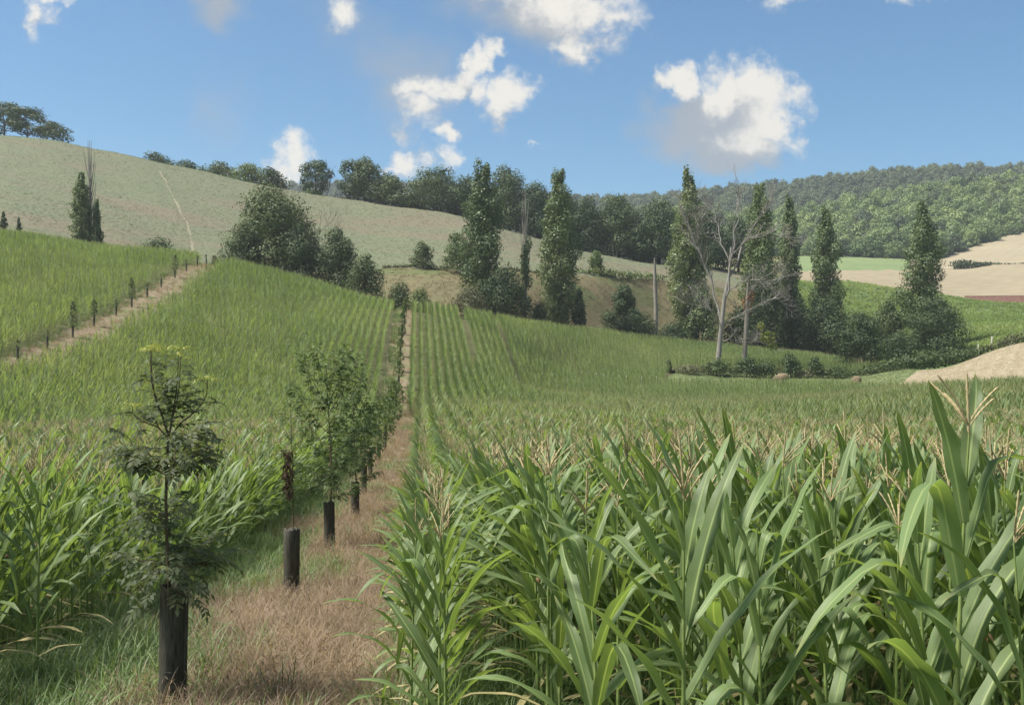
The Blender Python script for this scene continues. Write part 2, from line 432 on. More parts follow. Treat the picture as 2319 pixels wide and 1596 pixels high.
NEAR = [(-60, -2.1), (0, -2.35), (8, -2.72), (14, -3.45), (20, -3.95), (27, -4.35)]
PROF = {
 -900: [(38, -4.4), (46, -4.0), (55, -2.8), (90, 4.5), (140, 17), (155, 18), (170, 23), (230, 44), (305, 66), (330, 64), (400, 50), (700, 45), (900, 70), (1000, 60), (1300, 150), (2600, 90)],
 0:    [(36, -4.6), (46, -4.4), (55, -3.4), (92, 3.9), (140, 15.6), (155, 16.6), g(170, 508), g(230, 405), g(300, 315), (330, 62.5), (400, 50), (700, 45), (900, 70), (1000, 60), (1300, 150), (2600, 90)],
 250:  [(40, -4.7), (52, -4.7), (62, -3.8), (95, 3.6), (140, 13.6), (155, 14.3), g(170, 552), g(230, 440), g(295, 352), (325, 57), (390, 45), (700, 45), (900, 70), (1000, 60), (1300, 160), (2600, 90)],
 480:  [(42, -4.75), (58, -4.95), (68, -3.9), (100, 3.7), (138, 11.9), (152, 12.4), g(172, 588), g(230, 480), g(290, 400), (320, 50), (380, 42), (700, 50), (900, 75), (1000, 70), (1300, 190), (2600, 90)],
 650:  [(42, -4.75), (60, -5.0), (70, -4.3), (100, 2.4), (134, 9.2), (150, 9.2), g(180, 600), g(230, 515), g(280, 434), (310, 44.5), (370, 40), (700, 60), (900, 90), (1000, 90), g(1300, 436), (2600, 130)],
 870:  [(42, -4.75), (64, -5.0), (74, -4.35), (100, 0.8), (130, 5.5), (148, 5.6), g(190, 605), g(232, 535), g(272, 466), (300, 38.5), (360, 35), (700, 60), (900, 90), (1000, 90), g(1300, 428), (2600, 130)],
 945:  [(42, -4.75), (65, -5.0), (75, -4.35), (100, 0.2), (130, 5.2), (148, 4.9), g(190, 606), g(232, 540), g(270, 475), (300, 36.5), (350, 34), (700, 60), (900, 90), (1000, 90), g(1300, 430), (2600, 130)],
 1100: [(42, -4.8), (66, -5.1), (78, -4.5), (102, -.9), (132, 3.8), (150, 3.2), g(192, 612), g(230, 555), g(262, 507), (290, 31.5), (340, 27), (680, 55), (860, 90), (960, 90), g(1250, 448), (2600, 120)],
 1300: [(44, -4.9), (80, -5.5), (105, -5.6), (130, -3.35), (165, 2.9), (178, 2.4), g(205, 620), g(232, 588), g(258, 566), (285, 25.5), (340, 20), (600, 50), (760, 88), (860, 86), g(1200, 468), (2600, 110)],
 1520: [(46, -5.0), (85, -5.9), (108, -6.4), (138, -4.2), (185, 1.2), (200, .7), g(225, 628), g(240, 612), g(258, 600), (285, 22.3), (350, 21), (560, 50), (660, 88), (740, 90), g(1100, 468), (2600, 110)],
 1700: [(46, -5.0), (85, -5.8), (108, -6.3), (138, -4.35), (190, -.4), (203, -.7), g(235, 655), g(255, 632), g(290, 618), (320, 25), (390, g(390, 610)[1]), g(540, 580), g(670, 522), (740, 80), g(1020, 447), (2600, 110)],
 1900: [(44, -4.9), (80, -5.3), (105, -5.9), (138, -4.3), (190, -1.6), (203, -1.7), g(225, 760), g(275, 690), g(330, 640), (345, 24.3), g(400, 618), g(530, 580), g(690, 495), (760, 90), g(1000, 424), (2600, 110)],
 2100: [(42, -4.6), (70, -4.6), (95, -4.5), g(120, 852), g(140, 838), (160, -2.6), g(215, 762), g(275, 708), g(325, 668), (342, 18.6), g(400, 634), g(520, 590), g(710, 460), (780, 104), g(1000, 404), (2600, 110)],
 2319: [(40, -4.2), (62, -4.0), (80, -3.9), g(110, 822), g(140, 776), (160, .8), g(200, 752), g(265, 715), g(310, 692), (335, 13.2), g(395, 645), g(575, 528), g(740, 432), (800, 116), g(1000, 402), (2600, 110)],
 3200: [(38, -3.4), (60, -2.6), (80, -1.5), (110, 2.0), (140, 5.5), (160, 6.0), (200, 9.0), (265, 15), (310, 20), (335, 20), (390, 34), (560, 75), (740, 125), (800, 122), (1000, 185), (2600, 110)],
}


def pchip(x, y, xi):
    x = np.asarray(x, float); y = np.asarray(y, float)
    h = np.diff(x); d = np.diff(y) / h
    m = np.zeros_like(y)
    s = (d[:-1] * d[1:]) > 0
    w1 = 2 * h[1:] + h[:-1]; w2 = h[1:] + 2 * h[:-1]
    with np.errstate(divide='ignore', invalid='ignore'):
        m[1:-1] = np.where(s, (w1 + w2) / (w1 / d[:-1] + w2 / d[1:]), 0.0)
    m[0], m[-1] = d[0], d[-1]
    i = np.clip(np.searchsorted(x, xi) - 1, 0, len(x) - 2)
    t = np.clip((xi - x[i]) / h[i], 0, 1)
    return ((2*t**3 - 3*t**2 + 1) * y[i] + (t**3 - 2*t**2 + t) * h[i] * m[i] + (-2*t**3 + 3*t**2) * y[i+1] + (t**3 - t**2) * h[i] * m[i+1])


UG = np.linspace(-0.92, 0.92, 461)
YG = np.concatenate([np.arange(-60, 8, 2.0), np.geomspace(8, 2600, 900)])
_uc = [(p - CX) / F_PX for p in PXC]
_land = np.array([NEAR + PROF[p] for p in PXC])
_LY = np.stack([pchip(_uc, _land[:, k, 0], UG) for k in range(_land.shape[1])], 1)
_LZ = np.stack([pchip(_uc, _land[:, k, 1], UG) for k in range(_land.shape[1])], 1)
ZG = np.stack([pchip(_LY[i], _LZ[i], YG) for i in range(len(UG))], 0)
# light smoothing across and along, so that no landmark shows as a crease
for _ in range(3):
    ZG[1:-1] = (ZG[:-2] + 2 * ZG[1:-1] + ZG[2:]) / 4
    ZG[:, 40:-1] = (ZG[:, 39:-2] + 2 * ZG[:, 40:-1] + ZG[:, 41:]) / 4


def H(X, Y):
    X = np.asarray(X, float); Y = np.asarray(Y, float)
    u = np.clip(X / np.maximum(Y, 8.0), UG[0], UG[-1])
    fi = (u - UG[0]) / (UG[1] - UG[0]); i = np.clip(fi.astype(int), 0, len(UG) - 2); a = fi - i
    Yc = np.clip(Y, YG[0], YG[-1])
    j = np.clip(np.searchsorted(YG, Yc) - 1, 0, len(YG) - 2); b = (Yc - YG[j]) / (YG[j+1] - YG[j])
    z = (1-a)*(1-b)*ZG[i, j] + a*(1-b)*ZG[i+1, j] + (1-a)*b*ZG[i, j+1] + a*b*ZG[i+1, j+1]
    amp = np.clip(Y / 160, 0.25, 3.0)
    z = z + amp * 0.07 * (np.sin(X * .31 + Y * .17) + np.sin(X * .13 - Y * .23 + 1.3) + .6 * np.sin(X * .71 + 2.0) * np.sin(Y * .53))
    return z


def h1(X, Y): return float(H(np.array([X]), np.array([Y]))[0])
def at(px, Y): return (px - CX) / F_PX * Y
def zpy(py, Y): return (CY - py) / F_PX * Y


def line(pxs, Ys):
    us = [(p - CX) / F_PX for p in pxs]
    return lambda u: np.interp(u, us, Ys)


ROW_SLOPE = -0.093
crestY = line([-900, 0, 250, 480, 650, 870, 945, 1100, 1300, 1520, 1700, 1850, 1920, 1990], [148, 146, 145, 141, 138, 135, 134, 136, 168, 188, 192, 188, 166, 154])
strip0 = line([1285, 1300, 1400, 1520, 1700, 1900, 2020, 2100, 2319, 3200], [127, 128, 130, 133, 132, 128, 110, 97, 84, 75])   # far edge of the near corn
strip1 = line([1285, 1300, 1400, 1490, 1530, 1700, 1900, 2000, 2030, 2100, 2319, 3200], [127, 129, 131, 135, 150, 153, 152, 150, 112, 97, 84, 75])   # far edge of the grass strip
stub1 = line([2010, 2100, 2319, 3200], [110, 141, 141, 141])
mead0 = line([-900, 0, 480, 650, 870, 1100, 1300, 1520, 1700, 1800], [148, 146, 150, 172, 189, 191, 204, 224, 234, 236])
ridgeY = line([-900, 0, 480, 870, 1100, 1300, 1520, 1700, 1800], [330, 325, 310, 292, 282, 278, 280, 300, 320])
GREEN = line([1780, 1900, 2100, 2319, 3200], [300, 331, 327, 318, 318])
BEIGE = line([1780, 1900, 2050, 2100, 2160, 2319, 3200], [400, 418, 450, 470, 462, 455, 440])
FOR0 = line([-900, 900, 1300, 1520, 1700, 1900, 2100, 2140, 2319, 3200], [640, 640, 560, 540, 535, 528, 521, 530, 578, 560])

PATHS = [(-3.0, -0.15), (-30.4, -26.3)]       # x at y = 0 of each grass strip's edges


def px_of(u): return u * F_PX + CX


def region(X, Y):
    u = X / np.maximum(Y, 8.0); px = px_of(u)
    r = np.full(X.shape, 'corn_field', dtype=object)
    x0 = X - ROW_SLOPE * Y
    far = Y > crestY(u)
    right = px > 1990
    for a, b in PATHS: r[(x0 > a) & (x0 < b - .75 * ((Y > 72) & (b > -5))) & ~far] = 'grass_path'
    st = (px > 1285) & (Y > strip0(u)) & (Y <= strip1(u)) & (px < 2100)
    r[st] = 'grass_strip'
    stub = (px > 2010) & (Y > strip1(u)) & (Y <= stub1(u))
    r[stub] = 'stubble_field'
    beyond = np.where(right, Y > stub1(u), far)
    r[beyond & ~stub & ~st] = 'dry_pasture'
    r[beyond & ~stub & (px < 1800) & (Y > mead0(u))] = 'meadow'
    rr = (px >= 1760) & beyond & (Y > 205)
    r[(px > 1990) & (Y > stub1(u)) & (Y <= 205) & ~stub & ~st] = 'crop_field'
    r[(px > 1950) & (px < 2075) & (Y > strip1(u)) & (Y < 153) & ~stub] = 'grass_strip'
    r[rr] = 'crop_field'
    r[rr & (Y > GREEN(u))] = 'harvested_field'
    r[rr & (Y > BEIGE(u)) & (px < 2060)] = 'pasture'
    r[rr & (Y > BEIGE(u)) & (px >= 2060)] = 'upper_stubble_field'
    r[(px < 1800) & (Y > ridgeY(u))] = 'far_pasture'
    r[Y > FOR0(u)] = 'wooded_hill'
    return r


DRY = (0.235, 0.185, 0.115)
GROUND = {
 'corn_field': ground_mat('corn_soil', [(0.10, 0.105, 0.05), (0.12, 0.095, 0.06), (0.075, 0.11, 0.035)], 0.1, 3.0, bump=0.05),
 'grass_path': ground_mat('trodden_grass', [(0.215, 0.165, 0.118), (0.16, 0.145, 0.085), (0.27, 0.215, 0.155)], 0.35, 7.0, bump=0.03, patch=(0.6, (0.12, 0.15, 0.06), (1, 1, 1))),
 'grass_strip': ground_mat('strip_grass', [(0.13, 0.17, 0.07), (0.165, 0.19, 0.09), (0.14, 0.15, 0.07)], 0.05, 1.5),
 'stubble_field': ground_mat('pale_stubble', [(0.31, 0.265, 0.19), (0.345, 0.295, 0.212), (0.255, 0.215, 0.15)], 0.06, 2.0, (0.5, 1.6, 1.0, (0.22, 0.18, 0.12), 0.4)),
 'dry_pasture': ground_mat('dry_pasture_grass', [(0.19, 0.145, 0.085), (0.16, 0.14, 0.08), (0.115, 0.12, 0.06)], 0.07, 0.8, bump=0.4, patch=(0.09, (0.10, 0.125, 0.05), (0.5, 1.6, 1))),
 'meadow': ground_mat('mown_meadow', [(0.138, 0.158, 0.098), (0.155, 0.156, 0.102), (0.104, 0.122, 0.072)], 0.025, 0.9, (0.25, 3.4, 5.0, (0.14, 0.15, 0.09), 0.22), bump=0.25, patch=(0.03, (0.165, 0.138, 0.10), (0.6, 2.4, 1))),
 'crop_field': ground_mat('low_crop', [(0.115, 0.165, 0.068), (0.135, 0.18, 0.078), (0.085, 0.13, 0.05)], 0.04, 1.0, bump=0.3),
 'harvested_field': ground_mat('harvested_stubble', [(0.275, 0.23, 0.155), (0.305, 0.255, 0.17), (0.235, 0.20, 0.13)], 0.03, 1.0, (1.2, 5.0, 1.5, (0.22, 0.19, 0.13), 0.4)),
 'pasture': ground_mat('bright_pasture', [(0.15, 0.20, 0.09), (0.18, 0.225, 0.10), (0.13, 0.17, 0.075)], 0.03, 0.6),
 'upper_stubble_field': ground_mat('upper_stubble', [(0.28, 0.24, 0.165), (0.33, 0.28, 0.19), (0.23, 0.20, 0.14)], 0.025, 0.7, (0.9, 5.0, 2.0, (0.23, 0.19, 0.125), 0.4)),
 'far_pasture': ground_mat('far_pasture_grass', [(0.22, 0.17, 0.10), (0.16, 0.18, 0.08), (0.14, 0.15, 0.07)], 0.02, 0.4),
 'wooded_hill': ground_mat('forest_floor', [(0.05, 0.06, 0.03), (0.06, 0.07, 0.03), (0.04, 0.05, 0.02)], 0.05, 0.5),
}


def build_terrain():
    us = np.concatenate([np.linspace(-3.2, -0.72, 26)[:-1], np.linspace(-0.72, 0.72, 505), np.linspace(0.72, 3.2, 26)[1:]])
    ys = np.concatenate([np.arange(-50, 8, 1.0), np.geomspace(8, 140, 250), np.geomspace(140, 700, 220)[1:], np.geomspace(700, 2590, 50)[1:]])
    U, Y = np.meshgrid(us, ys)
    X = U * np.maximum(Y, 8.0)
    Z = H(X, Y)
    nr, nc = X.shape
    V = np.stack([X, Y, Z], -1).reshape(-1, 3)
    i, j = np.meshgrid(np.arange(nr - 1), np.arange(nc - 1), indexing='ij')
    Q = np.stack([i*nc+j, i*nc+j+1, (i+1)*nc+j+1, (i+1)*nc+j], -1).reshape(-1, 4)
    C = V[Q].mean(1)
    reg = region(C[:, 0], C[:, 1])
    for name, mat in GROUND.items():
        q = Q[reg == name]
        if not len(q): continue
        used, inv = np.unique(q.ravel(), return_inverse=True)
        me = mesh_np(name, V[used], inv.reshape(-1, 4), mat, smooth=True)
        tag(link(name, me), kind='structure')


build_terrain()


# ------------------------------------------------------------------ scatter of uncountable stuff
def scatter(name, P, rot, scl, pid, protos, label, cat):
    me = bpy.data.meshes.new(name)
    me.vertices.add(len(P)); me.vertices.foreach_set('co', np.asarray(P, np.float32).ravel())
    for nm, ty, dat in (('rot', 'FLOAT_VECTOR', rot), ('scl', 'FLOAT_VECTOR', scl), ('pid', 'INT', pid)):
        a = me.attributes.new(nm, ty, 'POINT')
        a.data.foreach_set('vector' if ty == 'FLOAT_VECTOR' else 'value', np.asarray(dat, np.int32 if ty == 'INT' else np.float32).ravel())
    o = link(name, me)
    tag(o, label, cat, kind='stuff')
    ng = bpy.data.node_groups.new(name, 'GeometryNodeTree')
    ng.interface.new_socket('Geometry', in_out='INPUT', socket_type='NodeSocketGeometry')
    ng.interface.new_socket('Geometry', in_out='OUTPUT', socket_type='NodeSocketGeometry')
    N, L = ng.nodes.new, ng.links.new
    gi, go = N('NodeGroupInput'), N('NodeGroupOutput')
    jn = N('GeometryNodeJoinGeometry')
    for k, pm in enumerate(reversed(protos)):      # a multi-input socket joins its last link first
        po = bpy.data.objects.new(name + '_source', pm)
        oi = N('GeometryNodeObjectInfo'); oi.inputs['Object'].default_value = po; oi.inputs['As Instance'].default_value = True
        L(oi.outputs['Geometry'], jn.inputs[0])

    def attr(nm, ty):
        n = N('GeometryNodeInputNamedAttribute'); n.data_type = ty; n.inputs['Name'].default_value = nm
        return n.outputs['Attribute']
    ip = N('GeometryNodeInstanceOnPoints')
    L(gi.outputs[0], ip.inputs['Points']); L(jn.outputs[0], ip.inputs['Instance'])
    ip.inputs['Pick Instance'].default_value = True
    L(attr('pid', 'INT'), ip.inputs['Instance Index'])
    er = N('FunctionNodeEulerToRotation'); L(attr('rot', 'FLOAT_VECTOR'), er.inputs[0]); L(er.outputs[0], ip.inputs['Rotation'])
    L(attr('scl', 'FLOAT_VECTOR'), ip.inputs['Scale'])
    L(ip.outputs[0], go.inputs[0])
    md = o.modifiers.new('scatter', 'NODES'); md.node_group = ng
    return o


# ------------------------------------------------------------------ corn plants
def blade(mb, base, az, L_, W, e0, droop, segs, half, rng, m=0, twist=0.0, wav=0.0, kink=0.0):
    s = np.linspace(0, 1, segs + 1)
    el = e0 - droop * s ** 1.7 - kink * np.clip((s - .42) / .16, 0, 1)
    azs = az + twist * s * s
    d = np.stack([np.cos(azs) * np.cos(el), np.sin(azs) * np.cos(el), np.sin(el)], -1)
    c = np.zeros((segs + 1, 3)); c[1:] = np.cumsum((d[:-1] + d[1:]) / 2, 0) * (L_ / segs)
    c += base
    side = np.stack([-np.sin(azs), np.cos(azs), np.zeros_like(azs)], -1)
    nrm = np.cross(d, side)                       # up side of the blade
    roll = twist * 0.9 * s
    side = side * np.cos(roll)[:, None] + nrm * np.sin(roll)[:, None]
    w = W * np.clip((s + 0.06) ** 0.42 * (1 - s) ** 0.62 * 1.45, 0.012, None)
    t = np.linspace(-1, 1, 2 * half + 1)
    fold = 0.42 * (1 - 0.75 * s)
    V = c[:, None] + side[:, None] * (t[None, :, None] * w[:, None, None] * .5)
    V = V + nrm[:, None] * (np.abs(t)[None, :, None] * (w * .5 * fold)[:, None, None])
    if wav:
        ph = rng.uniform(0, 6.28, 2)
        ripple = np.where(t[None] < 0, np.sin(s * 17 + ph[0])[:, None], np.sin(s * 19 + ph[1])[:, None]) * np.abs(t)[None] ** 2
        V = V + nrm[:, None] * (ripple * wav * W * np.sin(np.pi * s)[:, None])[..., None]
    nc = len(t)
    i, j = np.meshgrid(np.arange(segs), np.arange(nc - 1), indexing='ij')
    Q = np.stack([i*nc+j, i*nc+j+1, (i+1)*nc+j+1, (i+1)*nc+j], -1).reshape(-1, 4)
    uv = np.stack(np.broadcast_arrays((t[None] + 1) / 2, s[:, None]), -1).reshape(-1, 2)
    mb.add(V.reshape(-1, 3), Q, m, uv)


def tassel_into(mb, base, rng, n=7, sides=4, m=0, beads=8, spread=1.0):
    for k in range(n):
        main = k == 0
        L_ = rng.uniform(.24, .32) if main else rng.uniform(.14, .24)
        el = 1.5 if main else rng.uniform(.6, 1.1)
        el = 1.57 - (1.57 - el) * spread * .72
        az = rng.uniform(0, 6.28)
        s = np.linspace(0, 1, beads + 1)
        e = el - (0.05 if main else 0.35) * s
        st = base + np.array([0, 0, 0.0 if main else rng.uniform(0, .07)])
        d = np.stack([np.cos(az) * np.cos(e), np.sin(az) * np.cos(e), np.sin(e)], -1)
        pts = st + np.cumsum(d, 0) * (L_ / beads)
        r = np.where(np.arange(beads + 1) % 2 == 0, .0035, .0062) * (1.15 if main else .9)
        r[0] = .0025; r[-1] = .002
        mb.tube(pts, r, sides, m)


def corn_layout(rng, lod):
    """leaf list for one plant of height 1.9 m to the tassel base"""
    n = {0: 11, 1: 10, 2: 9}[lod]
    az0 = rng.uniform(-.5, .5)
    lv = []
    for k in range(n):
        t = k / (n - 1)
        h = 0.28 + 1.48 * t ** .95 + rng.uniform(-.03, .03)
        L_ = (0.62 + 0.42 * math.sin(math.pi * min(1, t * .8 + .12))) * rng.uniform(.88, 1.1)
        if t > .88: L_ *= .72
        W = (.084 + .034 * math.sin(math.pi * (t * .85 + .1))) * rng.uniform(.9, 1.1)
        e0 = 0.92 + 0.40 * t + rng.uniform(-.12, .12)
        droop = (1.75 - 1.35 * t) * rng.uniform(.3, 1.25)
        az = az0 + (k % 2) * math.pi + rng.uniform(-.35, .35)
        lv.append((h, az, L_, W, e0, droop, rng.uniform(-.5, .5)))
    return lv


def make_corn_proto(seed):
    rng = np.random.default_rng(seed)
    lv = corn_layout(rng, 0)
    lean = rng.normal(0, .03, 2)
    def stem(h): return np.array([lean[0] * h * h * .4, lean[1] * h * h * .4, h])
    parts = []
    mb = MB()
    hs = []
    for k in range(11): hs += [k * .175, k * .175 + .012, k * .175 + .03]
    hs = np.array(hs + [1.93, 2.0])
    rr = np.interp(hs, [0, .3, 1.2, 2.0], [.0145, .0135, .0095, .004])
    rr[1:33:3] *= 1.22
    mb.tube([stem(h) for h in hs], rr, 7)
    parts.append(('stalk', mb.mesh('stalk', M['corn_stalk'])))
    for k, (h, az, L_, W, e0, dr, tw) in enumerate(lv):
        mb = MB()
        dry = (k == 0) or (k == 1 and rng.random() < .5)
        blade(mb, stem(h) + np.array([math.cos(az), math.sin(az), 0]) * .008, az, L_, W * (.7 if dry else 1), e0 - (.5 if dry else 0), dr * (1.3 if dry else 1), 13, 2, rng, 0, tw, .10, rng.uniform(1.2, 2.0) if (not dry and rng.random() < .22) else 0.0)
        parts.append(('leaf', mb.mesh('leaf', M['corn_dry'] if dry else M['corn_near'])))
    mb = MB(); tassel_into(mb, stem(1.98), rng, int(rng.integers(6, 10)), 5, beads=12)
    parts.append(('tassel', mb.mesh('tassel', M['tassel'])))
    for q in range(1):
        k = int(rng.integers(4, 6)); h, az = lv[k][0], lv[k][1]
        mb = MB()
        tdir = np.array([math.cos(az) * .35, math.sin(az) * .35, .94])
        b = stem(h - .02) + np.array([math.cos(az), math.sin(az), 0]) * .018
        s = np.linspace(0, 1, 8)
        mb.tube(b + tdir * (s * .22)[:, None], np.array([.008, .021, .027, .029, .028, .024, .017, .010]), 8)
        ear = mb.mesh('ear', M['husk'])
        mb = MB(); tip = b + tdir * .215
        mb.tube(tip + tdir * (np.linspace(0, 1, 5) * .045)[:, None], [.012, .019, .022, .016, .004], 7)
        for w in range(14):
            a = rng.uniform(0, 6.28); e = rng.uniform(-.4, 1.2)
            d = np.array([math.cos(a) * math.cos(e), math.sin(a) * math.cos(e), math.sin(e)])
            mb.tube([tip + tdir * .02, tip + tdir * .03 + d * .02, tip + tdir * .02 + d * .032 - np.array([0, 0, .012])], [.003, .0025, .001], 3)
        silk = mb.mesh('silk', M['silk'])
        parts.append(('ear', ear)); parts.append(('silk', silk))
    return parts


def make_corn_lod(seed, lod, dense=True):
    rng = np.random.default_rng(seed)
    mb = MB()
    segs, half = (6, 1) if lod == 1 else (3, 1)
    for (h, az, L_, W, e0, dr, tw) in corn_layout(rng, lod):
        blade(mb, np.array([0, 0, h]), az, L_, W * (1.05 if lod == 1 else .9), e0, dr, segs, half, rng, 0, tw, .08 if lod == 1 else 0)
    mb.tube([[0, 0, 0], [0, 0, 1], [0, 0, 2.0]], [.014, .011, .005], 4 if lod == 1 else 3, 1)
    tassel_into(mb, np.array([0, 0, 1.98]), rng, 7 if lod == 1 else 3, 3, 2, beads=3 if lod == 1 else 1)
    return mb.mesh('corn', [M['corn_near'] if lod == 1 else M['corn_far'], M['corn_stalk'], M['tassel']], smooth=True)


def corn_positions():
    rng = np.random.default_rng(21)
    out = []
    for row in range(-150, 260):
        x0 = row * 0.75 + 0.12
        Y = np.arange(3.6, 196, 0.20) + rng.uniform(0, .18)
        Y = Y + rng.normal(0, .03, len(Y))
        X = x0 + ROW_SLOPE * Y + rng.normal(0, .03, len(Y))
        u = X / Y
        keep = (np.abs(X) < 0.60 * Y + 1.2)
        # beyond 60 m a lighter stand is enough
        keep &= (Y < 45) | (rng.random(len(Y)) < np.interp(Y, [45, 120], [.95, .62]))
        X, Y = X[keep], Y[keep]
        if len(X): out.append(np.stack([X, Y, np.full(len(X), row)], 1))
    A = np.concatenate(out)
    reg = region(A[:, 0], A[:, 1])
    A = A[reg == 'corn_field']
    x0 = A[:, 0] - ROW_SLOPE * A[:, 1]
    ok = np.ones(len(A), bool)
    ok &= ~((x0 > -3.25 + .25 * (A[:, 1] > 72)) & (x0 < -0.1 - .75 * (A[:, 1] > 72))) & ~((x0 > -30.6) & (x0 < -26.1))
    ok &= ~((x0 < -3) & (A[:, 1] < 6.4))
    ok &= ~((x0 > -.5) & (A[:, 1] < 4.0 + 1.6 * (x0 < .6)))
    # bare tramlines on the far slope
    row = A[:, 2]
    ok &= ~(((row == 7) | (row == 13)) & (A[:, 1] > 95))
    # gaps where seed failed
    gap = np.sin(A[:, 0] * .9) * np.sin(A[:, 1] * .7 + 1.0) + rng.normal(0, .25, len(A))
    ok &= ~((gap > 1.05) & (A[:, 1] > 14))
    return A[ok]


def corn_height(X, Y):
    h = np.interp(Y, [0, 9, 20, 40, 70, 100, 200], [.84, .86, .93, .95, .90, .78, .74])
    x0 = X - ROW_SLOPE * Y
    edge = np.exp(-np.abs(x0 - .1) / .5) * .15 + np.exp(-np.abs(x0 + 3.1) / .7) * .12
    return h - edge + .05 * np.sin(X * .21 + 1) * np.sin(Y * .17)


def build_corn():
    rng = np.random.default_rng(5)
    A = corn_positions()
    # the foremost plants stand where the photograph shows their stems
    heroes = [(2160, 4.35, 1.07, .1), (1548, 4.30, .93, 3.2), (1725, 4.75, .84, .2), (930, 6.15, .74, .35), (1010, 6.5, .74, 2.9), (1330, 5.2, .82, 3.0),
              (1240, 6.1, .93, .2), (2330, 4.1, .85, .3), (1400, 5.7, .84, 2.7), (1880, 5.0, .82, 3.4), (2040, 5.3, .86, 0.0), (85, 8.2, .88, .2)]
    hp = np.array([[at(px, Y), Y] for px, Y, _, _ in heroes])
    d = np.min(np.hypot(A[:, None, 0] - hp[None, :, 0], A[:, None, 1] - hp[None, :, 1]), 1)
    A = A[d > .28]
    A = A[~((A[:, 1] < 4.7) & (A[:, 0] > -.6))]
    u = A[:, 0] / A[:, 1]
    dist = np.hypot(A[:, 0], A[:, 1])
    vis = np.abs(u) < .54
    order = np.argsort(np.where(vis, dist, 1e6))
    near = np.zeros(len(A), bool); near[order[:286]] = True
    protos = [make_corn_proto(100 + k) for k in range(10)]
    hs = corn_height(A[:, 0], A[:, 1])

    def plant(X, Y, s, rz, row, k):
        root = empty('corn_plant', (X, Y, h1(X, Y) - .02), rz, s)
        side = 'on the saplings side of the path' if row < -2 else 'across the path from the saplings'
        n = (-4 - row) if row < -2 else row
        n = max(0, min(n, 9))
        ordn = ['edge row', 'second row', 'third row', 'fourth row', 'fifth row', 'sixth row', 'seventh row', 'eighth row', 'ninth row', 'inner rows'][n]
        tag(root, f'tasselled corn plant, {ordn} {side}', 'corn plant', f'corn plants, {ordn} {side}')
        eared = rng.random() < .4
        for nm, me in protos[k]:
            if nm in ('ear', 'silk') and not eared: continue
            if nm == 'tassel' and rng.random() < .25: continue
            if nm == 'silk': c = link(nm, me, last); continue
            last = link(nm, me, root)
        return root
    for i in np.nonzero(near)[0]:
        plant(A[i, 0], A[i, 1], hs[i] * rng.uniform(.92, 1.08), rng.normal(0, .55) + (math.pi if rng.random() < .5 else 0), int(A[i, 2]), int(rng.integers(10)))
    HL = ['tallest corn plant, its tassel rising above all others beside the path field', 'corn plant with wide open tassel and upright leaves, sturdy stalk in front of the stand']
    for q, (px, Y, s, rz) in enumerate(heroes):
        X = at(px, Y)
        r = plant(X, Y, s, rz, int(round((X - ROW_SLOPE * Y - .12) / .75)), (q * 3 + 1) % 10)
        if q < 2: r['label'] = HL[q]; del r['group']
    B = A[~near]; hb = hs[~near]
    db = np.hypot(B[:, 0], B[:, 1])
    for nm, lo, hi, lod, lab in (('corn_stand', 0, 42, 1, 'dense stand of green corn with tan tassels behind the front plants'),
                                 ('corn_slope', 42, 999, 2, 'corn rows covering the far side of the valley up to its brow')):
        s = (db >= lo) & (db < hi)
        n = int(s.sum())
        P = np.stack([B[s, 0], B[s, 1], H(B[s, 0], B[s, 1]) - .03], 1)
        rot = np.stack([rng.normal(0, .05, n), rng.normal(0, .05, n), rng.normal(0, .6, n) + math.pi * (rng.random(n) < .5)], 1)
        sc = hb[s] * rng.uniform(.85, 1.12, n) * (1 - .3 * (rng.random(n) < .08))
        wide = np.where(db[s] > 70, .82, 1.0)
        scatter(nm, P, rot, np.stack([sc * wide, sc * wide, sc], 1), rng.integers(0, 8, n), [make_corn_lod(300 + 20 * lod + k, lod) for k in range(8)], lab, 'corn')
        print(nm, n)


build_corn()


# ------------------------------------------------------------------ grass
def tuft(seed, n, L0, L1, W, spread, mat, droop, seedhead=False):
    rng = np.random.default_rng(seed)
    mb = MB()
    for k in range(n):
        az = rng.uniform(0, 6.28); r = spread * math.sqrt(rng.random())
        a2 = rng.uniform(0, 6.28)
        b = np.array([math.cos(a2) * r, math.sin(a2) * r, -.02])
        s = np.linspace(0, 1, 5)
        L_ = rng.uniform(L0, L1); e = rng.uniform(.75, 1.5) - droop * rng.uniform(.3, 1.2) * s ** 1.5
        d = np.stack([np.cos(az) * np.cos(e), np.sin(az) * np.cos(e), np.sin(e)], -1)
        c = b + np.cumsum(d, 0) * L_ / 5
        c[0] = b
        w = W * np.array([1, 1, .85, .55, .08]) * rng.uniform(.7, 1.3)
        side = np.array([-math.sin(az), math.cos(az), 0])
        V = np.stack([c - side * w[:, None] * .5, c + side * w[:, None] * .5], 1).reshape(-1, 3)
        mb.add(V, [[2*i, 2*i+1, 2*i+3, 2*i+2] for i in range(4)])
        if seedhead and rng.random() < .35:
            mb.tube(c[-1] + np.array([[0, 0, -.01], d[-1] * .02, d[-1] * .05]), [.0015, .004, .001], 3)
    return mb.mesh('tuft', mat)


